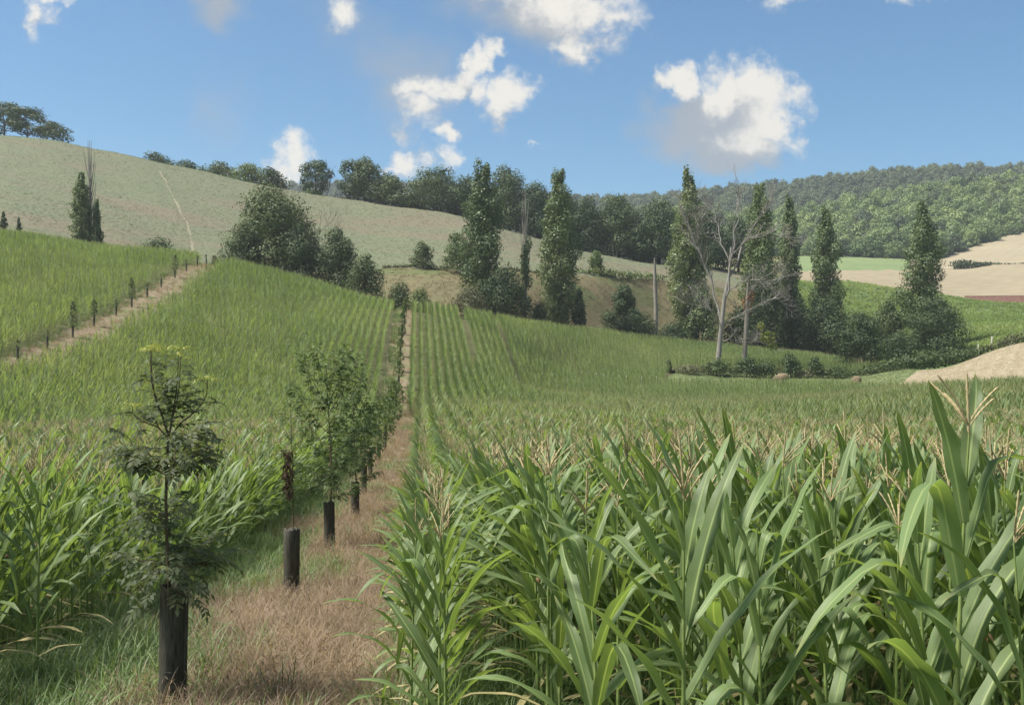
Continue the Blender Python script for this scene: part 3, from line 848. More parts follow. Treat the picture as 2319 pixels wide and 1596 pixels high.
def build_grass():
    rng = np.random.default_rng(11)
    dry = [tuft(k, 26, .16, .52, .0040, .11, M['drygrass'], 1.5, True) for k in range(6)]
    green = [tuft(50 + k, 22, .16, .46, .0085, .09, M['greengrass'], 1.3) for k in range(6)]

    def strip(a, b, y0, y1, dens, sc):
        area = (b - a) * (y1 - y0); n = int(area * dens)
        Y = rng.uniform(y0, y1, n); X = rng.uniform(a, b, n) + ROW_SLOPE * Y
        return X, Y, rng.uniform(.75, 1.25, n) * sc

    def put(name, sets, protos, lab, keepf=None):
        X = np.concatenate([s[0] for s in sets]); Y = np.concatenate([s[1] for s in sets]); S = np.concatenate([s[2] for s in sets])
        k = np.abs(X) < .62 * Y + 1.5
        if keepf is not None: k &= keepf(X, Y)
        X, Y, S = X[k], Y[k], S[k]; n = len(X)
        P = np.stack([X, Y, H(X, Y)], 1)
        scatter(name, P, np.stack([rng.normal(0, .12, n), rng.normal(0, .12, n), rng.uniform(0, 6.28, n)], 1), np.stack([S, S, S * rng.uniform(.7, 1.15, n)], 1),
                rng.integers(0, len(protos), n), protos, lab, 'grass')
        print(name, n)

    def patchy(X, Y):
        x0 = X - ROW_SLOPE * Y
        g_ = np.sin(X * 1.7 + .5) * np.sin(Y * .9) + .6 * np.sin(X * .6 - Y * .5) + rng.normal(0, .35, len(X))
        edge = np.minimum(np.abs(x0 + 3.0), np.abs(x0 + .15))
        return (g_ < .5 + edge * .5) & ((x0 > -2.25) | (g_ < -.35) | (Y > 60))
    put('dry_grass', [strip(-3.0, -.05, 4.5, 14, 95, .85), strip(-3.0, -.05, 14, 32, 40, 1.0), strip(-3.0, -.1, 32, 80, 9, 1.3), strip(-2.9, -.3, 80, 133, 4, 1.2),
                      strip(-30.2, -26.4, 55, 140, 4, 1.3)], dry, 'brown dry grass covering the path between the corn rows', patchy)

    def edges(X, Y):
        x0 = X - ROW_SLOPE * Y
        g_ = np.sin(X * 1.7 + .5) * np.sin(Y * .9) + .6 * np.sin(X * .6 - Y * .5) + rng.normal(0, .3, len(X))
        mid = (x0 > -2.1) & (x0 < -.25)
        return (~mid & (g_ > -.75)) | (g_ > .82)
    put('green_grass', [strip(-4.6, .3, 5, 16, 62, .95), strip(-4.2, .3, 16, 34, 24, 1.1), strip(-3.6, .1, 34, 80, 6, 1.4), strip(.2, 7.5, 3.6, 9.5, 48, .95), strip(-9, -4.6, 7, 14, 22, 1.0),
                        strip(-30.7, -29.4, 55, 140, 5, 1.5), strip(-3.0, -1.9, 74, 133, 9, 1.5)],
        green, 'green grass growing under the corn and along the path edges', edges)


build_grass()


def meadow_tufts():
    rng = np.random.default_rng(12)
    for name, reg_name, m, mat, y0, y1, ua, ub, lab in (
            ('meadow_grass', 'meadow', 46000, leaf_mat('meadow_blades', (0.115, 0.135, 0.078), (0.20, 0.21, 0.132), .2, .7, .03), 148, 325, -.6, .29, 'short mown grass bristling over the meadow hill'),
            ('stubble_straw', 'stubble_field', 26000, leaf_mat('straw_blades', (0.36, 0.31, 0.22), (0.46, 0.40, 0.29), .2, .7, .05), 84, 142, .36, .62, 'short pale straw stubble on the slope beside the ivy hedge'),
            ('strip_blades', 'grass_strip', 26000, leaf_mat('strip_blades', (0.12, 0.165, 0.07), (0.18, 0.22, 0.10), .25, .6, .08), 105, 153, .05, .42, 'short green grass on the strip around the straw bales'),
            ('pasture_grass', 'dry_pasture', 16000, leaf_mat('pasture_blades', (0.15, 0.125, 0.07), (0.24, 0.18, 0.105), .2, .7, .05), 136, 240, -.3, .35, 'rough brown grass on the terrace below the meadow')):
        pr = [tuft(900 + k, 9, .2, .5, .045, .35, mat, 1.6) for k in range(4)]
        Y = rng.uniform(y0, y1, m); X = rng.uniform(ua, ub, m) * Y
        k = region(X, Y) == reg_name; X, Y = X[k], Y[k]; n = len(X)
        S = rng.uniform(.5, 1.3, n) * {'meadow_grass': .75, 'stubble_straw': .34, 'strip_blades': .5}.get(name, 1.2)
        scatter(name, np.stack([X, Y, H(X, Y)], 1), np.stack([0 * S, 0 * S, rng.uniform(0, 6.28, n)], 1), np.stack([S, S, S * .7], 1), rng.integers(0, 4, n), pr, lab, 'grass')


meadow_tufts()


# ------------------------------------------------------------------ saplings and tree guards
def compound_leaf(mb, base, az, el, L_, rng, m=0, pairs=4, lw=.024, ll=.062):
    """pinnate leaf: midrib with leaflet pairs"""
    s = np.linspace(0, 1, pairs + 2)
    e = el - .9 * s * s
    d = np.stack([np.cos(az) * np.cos(e), np.sin(az) * np.cos(e), np.sin(e)], -1)
    c = base + np.cumsum(d, 0) * L_ / (pairs + 2); c[0] = base
    side = np.array([-math.sin(az), math.cos(az), 0])
    Vs = []
    for k in range(1, pairs + 2):
        up = np.cross(d[k], side)
        for sg in ((-1, 1) if k <= pairs else (0,)):
            dr = side * sg * .85 + d[k] * (.55 if sg else 1) - np.array([0, 0, rng.uniform(.05, .4)])
            dr /= np.linalg.norm(dr)
            w = np.cross(dr, up + rng.normal(0, .35, 3)); w /= np.linalg.norm(w) + 1e-9
            l = ll * rng.uniform(.8, 1.15); ww = lw * rng.uniform(.85, 1.15)
            o = c[k]
            Vs.append(np.stack([o, o + dr * l * .45 + w * ww * .5, o + dr * l - np.array([0, 0, .006]), o + dr * l * .45 - w * ww * .5]))
    V = np.concatenate(Vs)
    mb.add(V, np.arange(len(V)).reshape(-1, 4), m)
    sdw = np.array([0, 0, .0022])
    r = np.stack([c - sdw, c + sdw], 1).reshape(-1, 3)
    mb.add(r, [[2*i, 2*i+1, 2*i+3, 2*i+2] for i in range(len(c) - 1)], m)


def guard(X, Y, h=1.0, r=.085, label='', group=None, lean=0.0, detail=True):
    z = h1(X, Y)
    root = empty('tree_guard', (X, Y, z))
    root.rotation_euler = (lean, lean * .6, .4)
    n = 16 if detail else 8
    a = np.linspace(0, 2 * np.pi, n, endpoint=False)
    hs = np.array([-.05, .05, .35, .7, h - .02, h])
    mb = MB()
    ring = lambda rr, zz: np.stack([np.cos(a) * rr * (1 + .05 * np.cos(2 * a)), np.sin(a) * rr, np.full(n, zz)], -1)
    rows = [ring(r * (1 + .03 * math.sin(k * 2.1)), zz) for k, zz in enumerate(hs)] + [ring(r * .93, h), ring(r * .92, h - .35)]
    V = np.concatenate(rows)
    gr = np.random.default_rng(int(abs(X * 37) + Y * 11))
    V[:, :2] *= 1 + gr.normal(0, .022, (len(V), 1))
    V[n * 4:, 2] += np.tile(gr.normal(0, .012, n), 4)
    i, j = np.meshgrid(np.arange(len(rows) - 1), np.arange(n), indexing='ij'); k2 = (j + 1) % n
    mb.add(V, np.stack([i*n+j, i*n+k2, (i+1)*n+k2, (i+1)*n+j], -1).reshape(-1, 4))
    mb.build('sleeve', M['guard'], root)
    if detail:
        mb = MB()
        mb.box((r * 1.18, 0, h * .49), (.028, .038, h * 1.0), 0)
        mb.build('stake', M['guard'], root, smooth=False)
        for zz in (h * .35, h * .85):
            mb = MB(); aa = np.linspace(0, 2 * np.pi, 17)
            mb.tube(np.stack([np.cos(aa) * r * 1.08 + .012, np.sin(aa) * r * 1.04, np.full(17, zz)], -1), .004, 4)
            mb.build('tie', M['guard'], root)
    tag(root, label, 'tree guard', group)
    return root


def first_sapling():
    """ash-like sapling in the foremost guard; each compound leaf is a part"""
    rng = np.random.default_rng(77)
    Y = 7.4; X = at(385, Y); z0 = h1(X, Y)
    ztop = zpy(790, Y) - z0
    root = empty('sapling', (X, Y, z0))
    tag(root, 'dark grey-green sapling with feathery leaves and yellow shoot tips in the foremost guard', 'sapling')
    fork = zpy(975, Y) - z0
    trunk = [np.array([.02 * math.sin(h * 3) - .01, 0, h]) for h in np.linspace(0, fork, 9)]
    mb = MB(); mb.tube(trunk, np.linspace(.016, .010, 9), 7); mb.build('trunk', M['twig'], root)
    tops = [(-.145, .03, 0.0), (-.12, -.06, .0), (.045, .05, .0), (.085, -.03, -.06), (.27, .02, -.23), (-.26, -.04, -.42)]
    stems = []
    fz = trunk[-1]
    for (dx, dy, dz) in tops:
        e = np.array([dx, dy, ztop + dz]); s = np.linspace(0, 1, 8)[:, None]
        p = fz * (1 - s) + e * s; p[:, :2] += (np.sin(s * 3.14) * np.array([[dx, dy]]) * .35)
        st = np.array([fz[0], fz[1], fz[2] - .06]); p[0] = st
        mb = MB(); mb.tube(p, np.linspace(.0065, .003, 8), 5); mb.build('branch', M['twig'], root)
        stems.append(p)
    sides = []
    for k in range(26):
        h = rng.uniform(.98, fork - .1); az = k * 2.4 + rng.uniform(-.4, .4)
        L_ = np.interp(h, [.98, 1.3, 2.2], [.46, .44, .46]) * rng.uniform(.7, 1.1)
        s = np.linspace(0, 1, 7)
        e = .35 + .5 * s if h > 1.25 else .1 + .25 * s
        d = np.stack([np.cos(az) * np.cos(e), np.sin(az) * np.cos(e), np.sin(e)], -1)
        p = np.array([trunk[0][0] * 0, 0, h]) + np.cumsum(d, 0) * L_ / 7
        p = np.concatenate([[np.array([0, 0, h - .01])], p])
        mb = MB(); mb.tube(p, np.linspace(.005, .002, len(p)), 4); mb.build('branch', M['twig'], root)
        sides.append(p)
    leafs = []
    for k in range(8):
        mb = MB(); compound_leaf(mb, np.zeros(3), 0, .25, rng.uniform(.17, .25), rng, 0, int(rng.integers(4, 6)), .027, .060)
        leafs.append(mb.mesh('leaf', M['sapling']))
    tips = []
    for k in range(3):
        mb = MB(); compound_leaf(mb, np.zeros(3), 0, .5, .10, rng, 0, 3, .014, .034)
        tips.append(mb.mesh('leaf', M['sapling_tip']))

    def put(me, p, az, s, tilt):
        o = link('leaf', me, root); o.location = p
        o.rotation_euler = (rng.normal(0, .25), tilt, az); o.scale = (s, s, s)
    n = 0
    for p in sides:
        for q in range(5):
            t = rng.uniform(.25, 1.0); i = t * (len(p) - 1); a = int(min(i, len(p) - 2)); c = p[a] + (p[a+1] - p[a]) * (i - a)
            d = p[-1] - p[0]
            put(leafs[int(rng.integers(8))], c, math.atan2(d[1], d[0]) + rng.normal(0, .9), rng.uniform(.8, 1.15), rng.uniform(-.3, .4)); n += 1
    for p in stems:
        for q in range(13):
            t = rng.uniform(.08, .82); i = t * (len(p) - 1); a = int(i); c = p[a] + (p[min(a+1, 7)] - p[a]) * (i - a)
            put(leafs[int(rng.integers(8))], c, rng.uniform(0, 6.28), rng.uniform(.5, .8), rng.uniform(-.5, .2)); n += 1
        for q in range(6):
            put(tips[q % 3], p[-1] - (p[-1] - p[-2]) * rng.uniform(0, .3), q * 1.05 + rng.uniform(-.3, .3), rng.uniform(.8, 1.2), rng.uniform(-.3, .2))
    extra = MB()
    for p in sides + stems:
        for q in range(6):
            i = rng.uniform(.15, .8) * (len(p) - 1); a = int(i); c = p[a] + (p[a+1] - p[a]) * (i - a) + rng.normal(0, .02, 3)
            compound_leaf(extra, c, rng.uniform(0, 6.28), rng.uniform(-.1, .8), rng.uniform(.14, .22), rng, 0, 4, .024, .055)
    extra.build('foliage', M['sapling'], root, smooth=False)['kind'] = 'stuff'
    # low skirt of leaves hanging over the guard's rim
    for q in range(36):
        h = rng.uniform(.88, 1.32); az = rng.uniform(0, 6.28); r = rng.uniform(.02, .22)
        put(leafs[q % 8], (math.cos(az) * r, math.sin(az) * r, h), az + rng.normal(0, .4), rng.uniform(.9, 1.25), rng.uniform(-.1, .6))
    guard(X, Y, .97, .084, 'foremost black tree guard sleeve holding the feathery dark sapling', lean=.03)


def mid_sapling(px, Y, top_py, wpx, label, mat, n=320, seed=1, crown0=.98, gl=None, profile=None, lw=.036, ll=.08, group=None):
    rng = np.random.default_rng(seed)
    X = at(px, Y) if px is not None else -1.8 + ROW_SLOPE * Y
    z0 = h1(X, Y); ht = zpy(top_py, Y) - z0; W = wpx / F_PX * Y / 2
    root = empty('sapling', (X, Y, z0)); tag(root, label, 'sapling', group)
    mb = MB(); s = np.linspace(0, 1, 8)
    mb.tube(np.stack([.04 * np.sin(s * 5 + seed), .03 * np.sin(s * 4), s * ht * .93], -1), np.linspace(.026, .006, 8), 6)
    mb.build('trunk', M['twig'], root)
    br, cr = MB(), MB()
    nb = 22
    for k in range(nb):
        t = (k + .5) / nb; h = crown0 + (ht - crown0) * t * .8
        prof = profile(t) if profile else math.sin(math.pi * (.15 + .75 * t)) ** .8
        az = k * 2.4 + rng.uniform(-.4, .4); L_ = W * prof * rng.uniform(.7, 1.15)
        e0 = .15 + 1.0 * t
        ss = np.linspace(0, 1, 6); e = e0 + .35 * ss
        d = np.stack([np.cos(az) * np.cos(e), np.sin(az) * np.cos(e), np.sin(e)], -1)
        Lt = L_ / max(.25, math.cos(e0 + .2))
        Lt = min(Lt, (ht - h) * 1.05 + .15)
        p = np.concatenate([[[0, 0, h]], np.array([0, 0, h]) + np.cumsum(d, 0) * Lt / 6])
        br.tube(p, np.linspace(.008, .0025, 7), 4)
        for q in range(n // nb):
            t2 = rng.uniform(.15, 1) * 6; a = int(min(t2, 5)); c = p[a] + (p[a+1] - p[a]) * (t2 - a) + rng.normal(0, .03, 3)
            compound_leaf(cr, c, az + rng.normal(0, 1.0), rng.uniform(-.2, .9), rng.uniform(.13, .2), rng, 0, 3, lw, ll)
    br.build('branches', M['twig'], root)
    cr.build('foliage', mat, root, smooth=False)['kind'] = 'stuff'
    if gl: guard(X, Y, .97, .09, gl, lean=rng.normal(0, .02))
    return root


def withered_sapling():
    rng = np.random.default_rng(9)
    Y = 13.8; X = at(657, Y); z0 = h1(X, Y)
    root = empty('sapling', (X, Y, z0))
    tag(root, 'thin half-dead sapling with a hanging bunch of brown leaves and a sparse top', 'sapling')
    ht = zpy(925, Y) - z0
    mb = MB(); s = np.linspace(0, 1, 9)
    mb.tube(np.stack([.03 * np.sin(s * 4) + s * .03, 0 * s, s * ht], -1), np.linspace(.012, .004, 9), 6); mb.build('trunk', M['twig'], root)
    cr = MB()
    for k in range(70):
        h = rng.uniform(1.5, 2.15); c = np.array([-.03 + rng.normal(0, .035), rng.normal(0, .03), h])
        compound_leaf(cr, c, rng.uniform(0, 6.28), -1.1, .1, rng, 0, 2, .02, .06)
    cr2 = MB(); bb = MB()
    for k, (az, hh, L_) in enumerate([(2.9, .72, .42), (3.3, .84, .30), (.2, .80, .25), (2.5, .93, .3), (3.6, .62, .35), (.5, .66, .2), (4.4, .9, .25)]):
        b = np.array([.02, 0, ht * hh]); ss = np.linspace(0, 1, 6)
        d = np.stack([np.cos(az) * np.cos(.5 + .2 * ss), np.sin(az) * np.cos(.5 + .2 * ss), np.sin(.5 + .2 * ss)], -1)
        p = np.concatenate([[b], b + np.cumsum(d, 0) * L_ / 6]); bb.tube(p, np.linspace(.005, .002, 7), 4)
        for q in range(9):
            i = int(rng.integers(2, 7)); compound_leaf(cr2, p[i] + rng.normal(0, .02, 3), az + rng.normal(0, 1), rng.uniform(-.3, .6), .15, rng, 0, 3, .018, .045)
    bb.build('branches', M['twig'], root)
    cr.build('withered_leaves', M['brown_leaf'], root, smooth=False)['kind'] = 'stuff'
    cr2.build('foliage', M['sapling2'], root, smooth=False)['kind'] = 'stuff'
    guard(X, Y, .99, .092, 'dark tree guard sleeve around the thin half-dead sapling', lean=.015)


first_sapling()
withered_sapling()
mid_sapling(745, 19.5, 800, 215, 'round bushy green sapling rising from the third guard of the row', M['sapling2'], 860, 31, gl='third tree guard of the row, a plain dark sleeve under the round bushy sapling',
            profile=lambda t: 1.0 if t < .5 else 1.0 - .55 * (t - .5))
mid_sapling(803, 25.5, 850, 110, 'slender green sapling just behind the round bushy one', M['sapling2'], 560, 32, gl='dark tree guard sleeve behind the guard of the round bushy sapling',
            profile=lambda t: 1.0 - .4 * t)


def row_saplings():
    rng = np.random.default_rng(55)
    k = 0
    for Y in np.arange(31.6, 128, 5.8):
        X = -1.8 + ROW_SLOPE * Y + rng.normal(0, .05)
        small = Y > 75
        ht = rng.uniform(2.1, 3.0) if not small else rng.uniform(1.6, 2.5)
        far_sapling(X, Y, ht, rng.uniform(.55, .85) if not small else rng.uniform(.32, .55), rng, 'small dark sapling farther along the main grass path', 'saplings along the main grass path',
                    'dark tree guard farther along the main grass path', 'tree guards along the main grass path')


def far_sapling(X, Y, ht, W, rng, lab, grp, glab, ggrp, mat='sapling2', n=None, gh=.95, leafy=True):
    z0 = h1(X, Y)
    root = empty('sapling', (X, Y, z0)); tag(root, lab, 'sapling', grp)
    mb = MB(); mb.tube([[0, 0, 0], [.02, 0, ht * .5], [0, .01, ht * .97]], [.022, .016, .006], 5); mb.build('trunk', M['twig'], root)
    n = n or int(260 * (W / .5) * (ht / 2.2) + 60)
    if not leafy: n = 40
    t = rng.random(n) ** .85; h = gh * .92 + (ht - gh * .9) * t
    r = W * np.sin(np.pi * (.2 + .78 * t)) ** .7 * np.sqrt(rng.random(n)); a = rng.uniform(0, 6.28, n)
    P = np.stack([np.cos(a) * r, np.sin(a) * r, h], -1)
    Nn = rng.normal(size=(n, 3)); Nn[:, 2] += .6; Nn /= np.linalg.norm(Nn, axis=1)[:, None]
    V, Q = cards(P, Nn, rng.uniform(.09, .17, n) * (1 if Y < 60 else 1.3), rng)
    o = link('foliage', mesh_np('foliage', V, Q, M[mat]), root); o['kind'] = 'stuff'
    guard(X, Y, gh, .085, glab, ggrp, rng.normal(0, .02), detail=False)


row_saplings()
# the second row on the slope: guard pixel, sapling top pixel (or bare)
rng2 = np.random.default_rng(66)
for (px, kind) in [(40, 'thin'), (107, 'thin'), (165, 'tall'), (213, 'dark'), (263, 'thin'), (298, 'tall'), (333, 'thin'), (365, 'thin'), (396, 'oval'), (422, 'thin'), (447, 'thin'), (467, 'thin')]:
    Yp = 29.0 / (-(px - CX) / F_PX + ROW_SLOPE)
    ht, W, leafy = {'thin': (1.5, .2, False), 'tall': (3.0, .34, True), 'dark': (2.4, .3, True), 'oval': (2.7, .42, True)}[kind]
    lab = {'thin': 'nearly bare whip of a sapling in the second planted row on the slope', 'tall': 'tall narrow dark sapling in the second planted row on the slope',
           'dark': 'short dark sapling next to a tall narrow one in the second planted row', 'oval': 'sapling with a dark oval crown near the top of the second planted row'}[kind]
    far_sapling(at(px, Yp), Yp, ht, W, rng2, lab, 'saplings in the second row, ' + kind, 'black tree guard in the second planted row on the slope', 'tree guards of the second planted row', 'sapling', leafy=leafy)


# ------------------------------------------------------------------ trees
def crown_lobes(style, h, W, rng):
    """list of (centre, radii) in metres, tree base at the origin"""
    out = []
    if style == 'round':
        nl = 13
        for k in range(nl):
            a = k * 2.4 + rng.uniform(-.3, .3); t = (k + .5) / nl
            zc = .12 + .70 * t + rng.uniform(-.04, .04)
            rmax = W * .5 * math.sin(math.pi * min(1, .28 + .66 * t)) ** .9
            rr = rmax * rng.uniform(.45, .75)
            s = rng.uniform(.85, 1.2)
            out.append(((math.cos(a) * rr, math.sin(a) * rr, zc * h), (W * .22 * s, W * .22 * s, min(h * .17, W * .26) * s)))
        out.append(((0, 0, .55 * h), (W * .3, W * .3, h * .32)))
        out.append(((rng.uniform(-.1, .1) * W, 0, .88 * h), (W * .17, W * .17, h * .13)))
    elif style == 'poplar':
        nl = 26
        for k in range(nl):
            t = (k + .5) / nl; a = k * 2.4 + rng.uniform(-.4, .4)
            env = W * .62 * min(1.0, .45 + t * 4) * (1 - .72 * max(0.0, (t - .5) / .5) ** 1.7) * rng.uniform(.8, 1.12)
            rr = env * .55 * rng.uniform(.6, 1.1)
            out.append(((math.cos(a) * rr, math.sin(a) * rr, (.05 + .87 * t) * h), (env * .56, env * .56, h * rng.uniform(.06, .10))))
        for k in range(5):
            out.append(((rng.uniform(-.12, .12) * W, rng.uniform(-.1, .1) * W, h * rng.uniform(.86, .96)), (W * .08, W * .08, h * .045)))
    elif style == 'bush':
        nl = 9
        for k in range(nl):
            a = k * 2.4; t = (k + .5) / nl
            zc = .18 + .6 * t; rmax = W * .5 * math.cos(math.pi * .5 * t * .85)
            rr = rmax * rng.uniform(.5, .75); s = rng.uniform(.85, 1.2)
            out.append(((math.cos(a) * rr, math.sin(a) * rr, zc * h), (W * .24 * s, W * .24 * s, h * .24 * s)))
        out.append(((0, 0, .4 * h), (W * .32, W * .32, h * .42)))
    elif style == 'cone':
        nl = 12
        for k in range(nl):
            a = k * 2.4; t = (k + .5) / nl
            rmax = W * .5 * (1 - t * .85); rr = rmax * rng.uniform(.5, .7)
            out.append(((math.cos(a) * rr, math.sin(a) * rr, (.1 + .82 * t) * h), (max(.12 * W, rmax * .5), max(.12 * W, rmax * .5), h * .13)))
    elif style == 'oak':
        nl = 15
        for k in range(nl):
            a = k * 2.4 + rng.uniform(-.3, .3); t = (k + .5) / nl
            zc = .24 + .64 * t + rng.uniform(-.05, .05)
            rmax = W * .5 * math.sin(math.pi * min(1, .3 + .62 * t)) ** .8
            rr = rmax * rng.uniform(.5, .85); s = rng.uniform(.7, 1.15)
            out.append(((math.cos(a) * rr, math.sin(a) * rr, zc * h), (W * .2 * s, W * .2 * s, h * .14 * s)))
    return out


def crown_mesh(lobes, n, size, mat, rng, name='crown', up=.25, scat=.55, floor=.02):
    rad = np.array([l[1] for l in lobes]); cen = np.array([l[0] for l in lobes])
    area = (rad[:, 0] * rad[:, 2]); pick = rng.choice(len(lobes), n, p=area / area.sum())
    d = rng.normal(size=(n, 3)); d /= np.linalg.norm(d, axis=1)[:, None]
    r = rng.random(n) ** .3 * (1 + .16 * np.sin(d[:, 0] * 7 + pick) * np.sin(d[:, 2] * 6 + pick * 2))
    stray = rng.random(n) < .10
    r = np.where(stray, r * rng.uniform(1.0, 1.28, n), r)
    P = cen[pick] + d * rad[pick] * r[:, None]
    P[:, 2] = np.maximum(P[:, 2], floor)
    Nn = d / rad[pick] * rad[pick].mean(1)[:, None]; Nn /= np.linalg.norm(Nn, axis=1)[:, None]
    Nn = Nn + rng.normal(size=(n, 3)) * scat; Nn[:, 2] += up; Nn /= np.linalg.norm(Nn, axis=1)[:, None]
    V, Q = cards(P, Nn, size * rng.uniform(.6, 1.35, n), rng)
    return mesh_np(name, V, Q, mat)


def tree(name, label, cat, px, top_py, wpx, Y, style, mat, seed, group=None, base=None, dens=1.0, lean=0.0, sizek=1.0):
    rng = np.random.default_rng(seed)
    X = at(px, Y); z0 = h1(X, Y)
    h = max(zpy(top_py, Y) - z0, .6); W = wpx / F_PX * Y
    root = empty(name, (X, Y, z0 - .05)); tag(root, label, cat, group)
    lobes = crown_lobes(style, h, W, rng)
    if lean: lobes = [((c[0] + lean * c[2], c[1], c[2]), r) for c, r in lobes]
    size = Y / 996 * 1.9 * sizek
    want = h * W / size ** 2 * 10.0 * dens * (1.5 if style == 'poplar' else 1)
    n = int(np.clip(want, 200, 22000 if style == 'poplar' else 16000))
    if want > n: size *= math.sqrt(want / n)
    o = link('crown', crown_mesh(lobes, n, size, M[mat], rng, scat=.5 if style == 'poplar' else .36), root)
    # trunk with limbs reaching the lobes
    mb = MB()
    r0 = max(.05, min(.028 * h, .06 * W)); s = np.linspace(0, 1, 7)
    top = h * (.9 if style in ('poplar', 'cone') else .7)
    mb.tube(np.stack([lean * s * top + .02 * W * np.sin(s * 4), .02 * W * np.cos(s * 3), s * top], -1), r0 * (1 - .8 * s), 7)
    for c, r in lobes[::2]:
        c = np.array(c); zb = min(c[2] * .72, top * .9)
        b = np.array([lean * zb, 0, zb])
        mb.tube([b, b * .45 + c * .55 + np.array([0, 0, -.03 * h]), c], [r0 * .4, r0 * .28, r0 * .1], 4)
    mb.build('trunk', M['bark'], root)
    return root


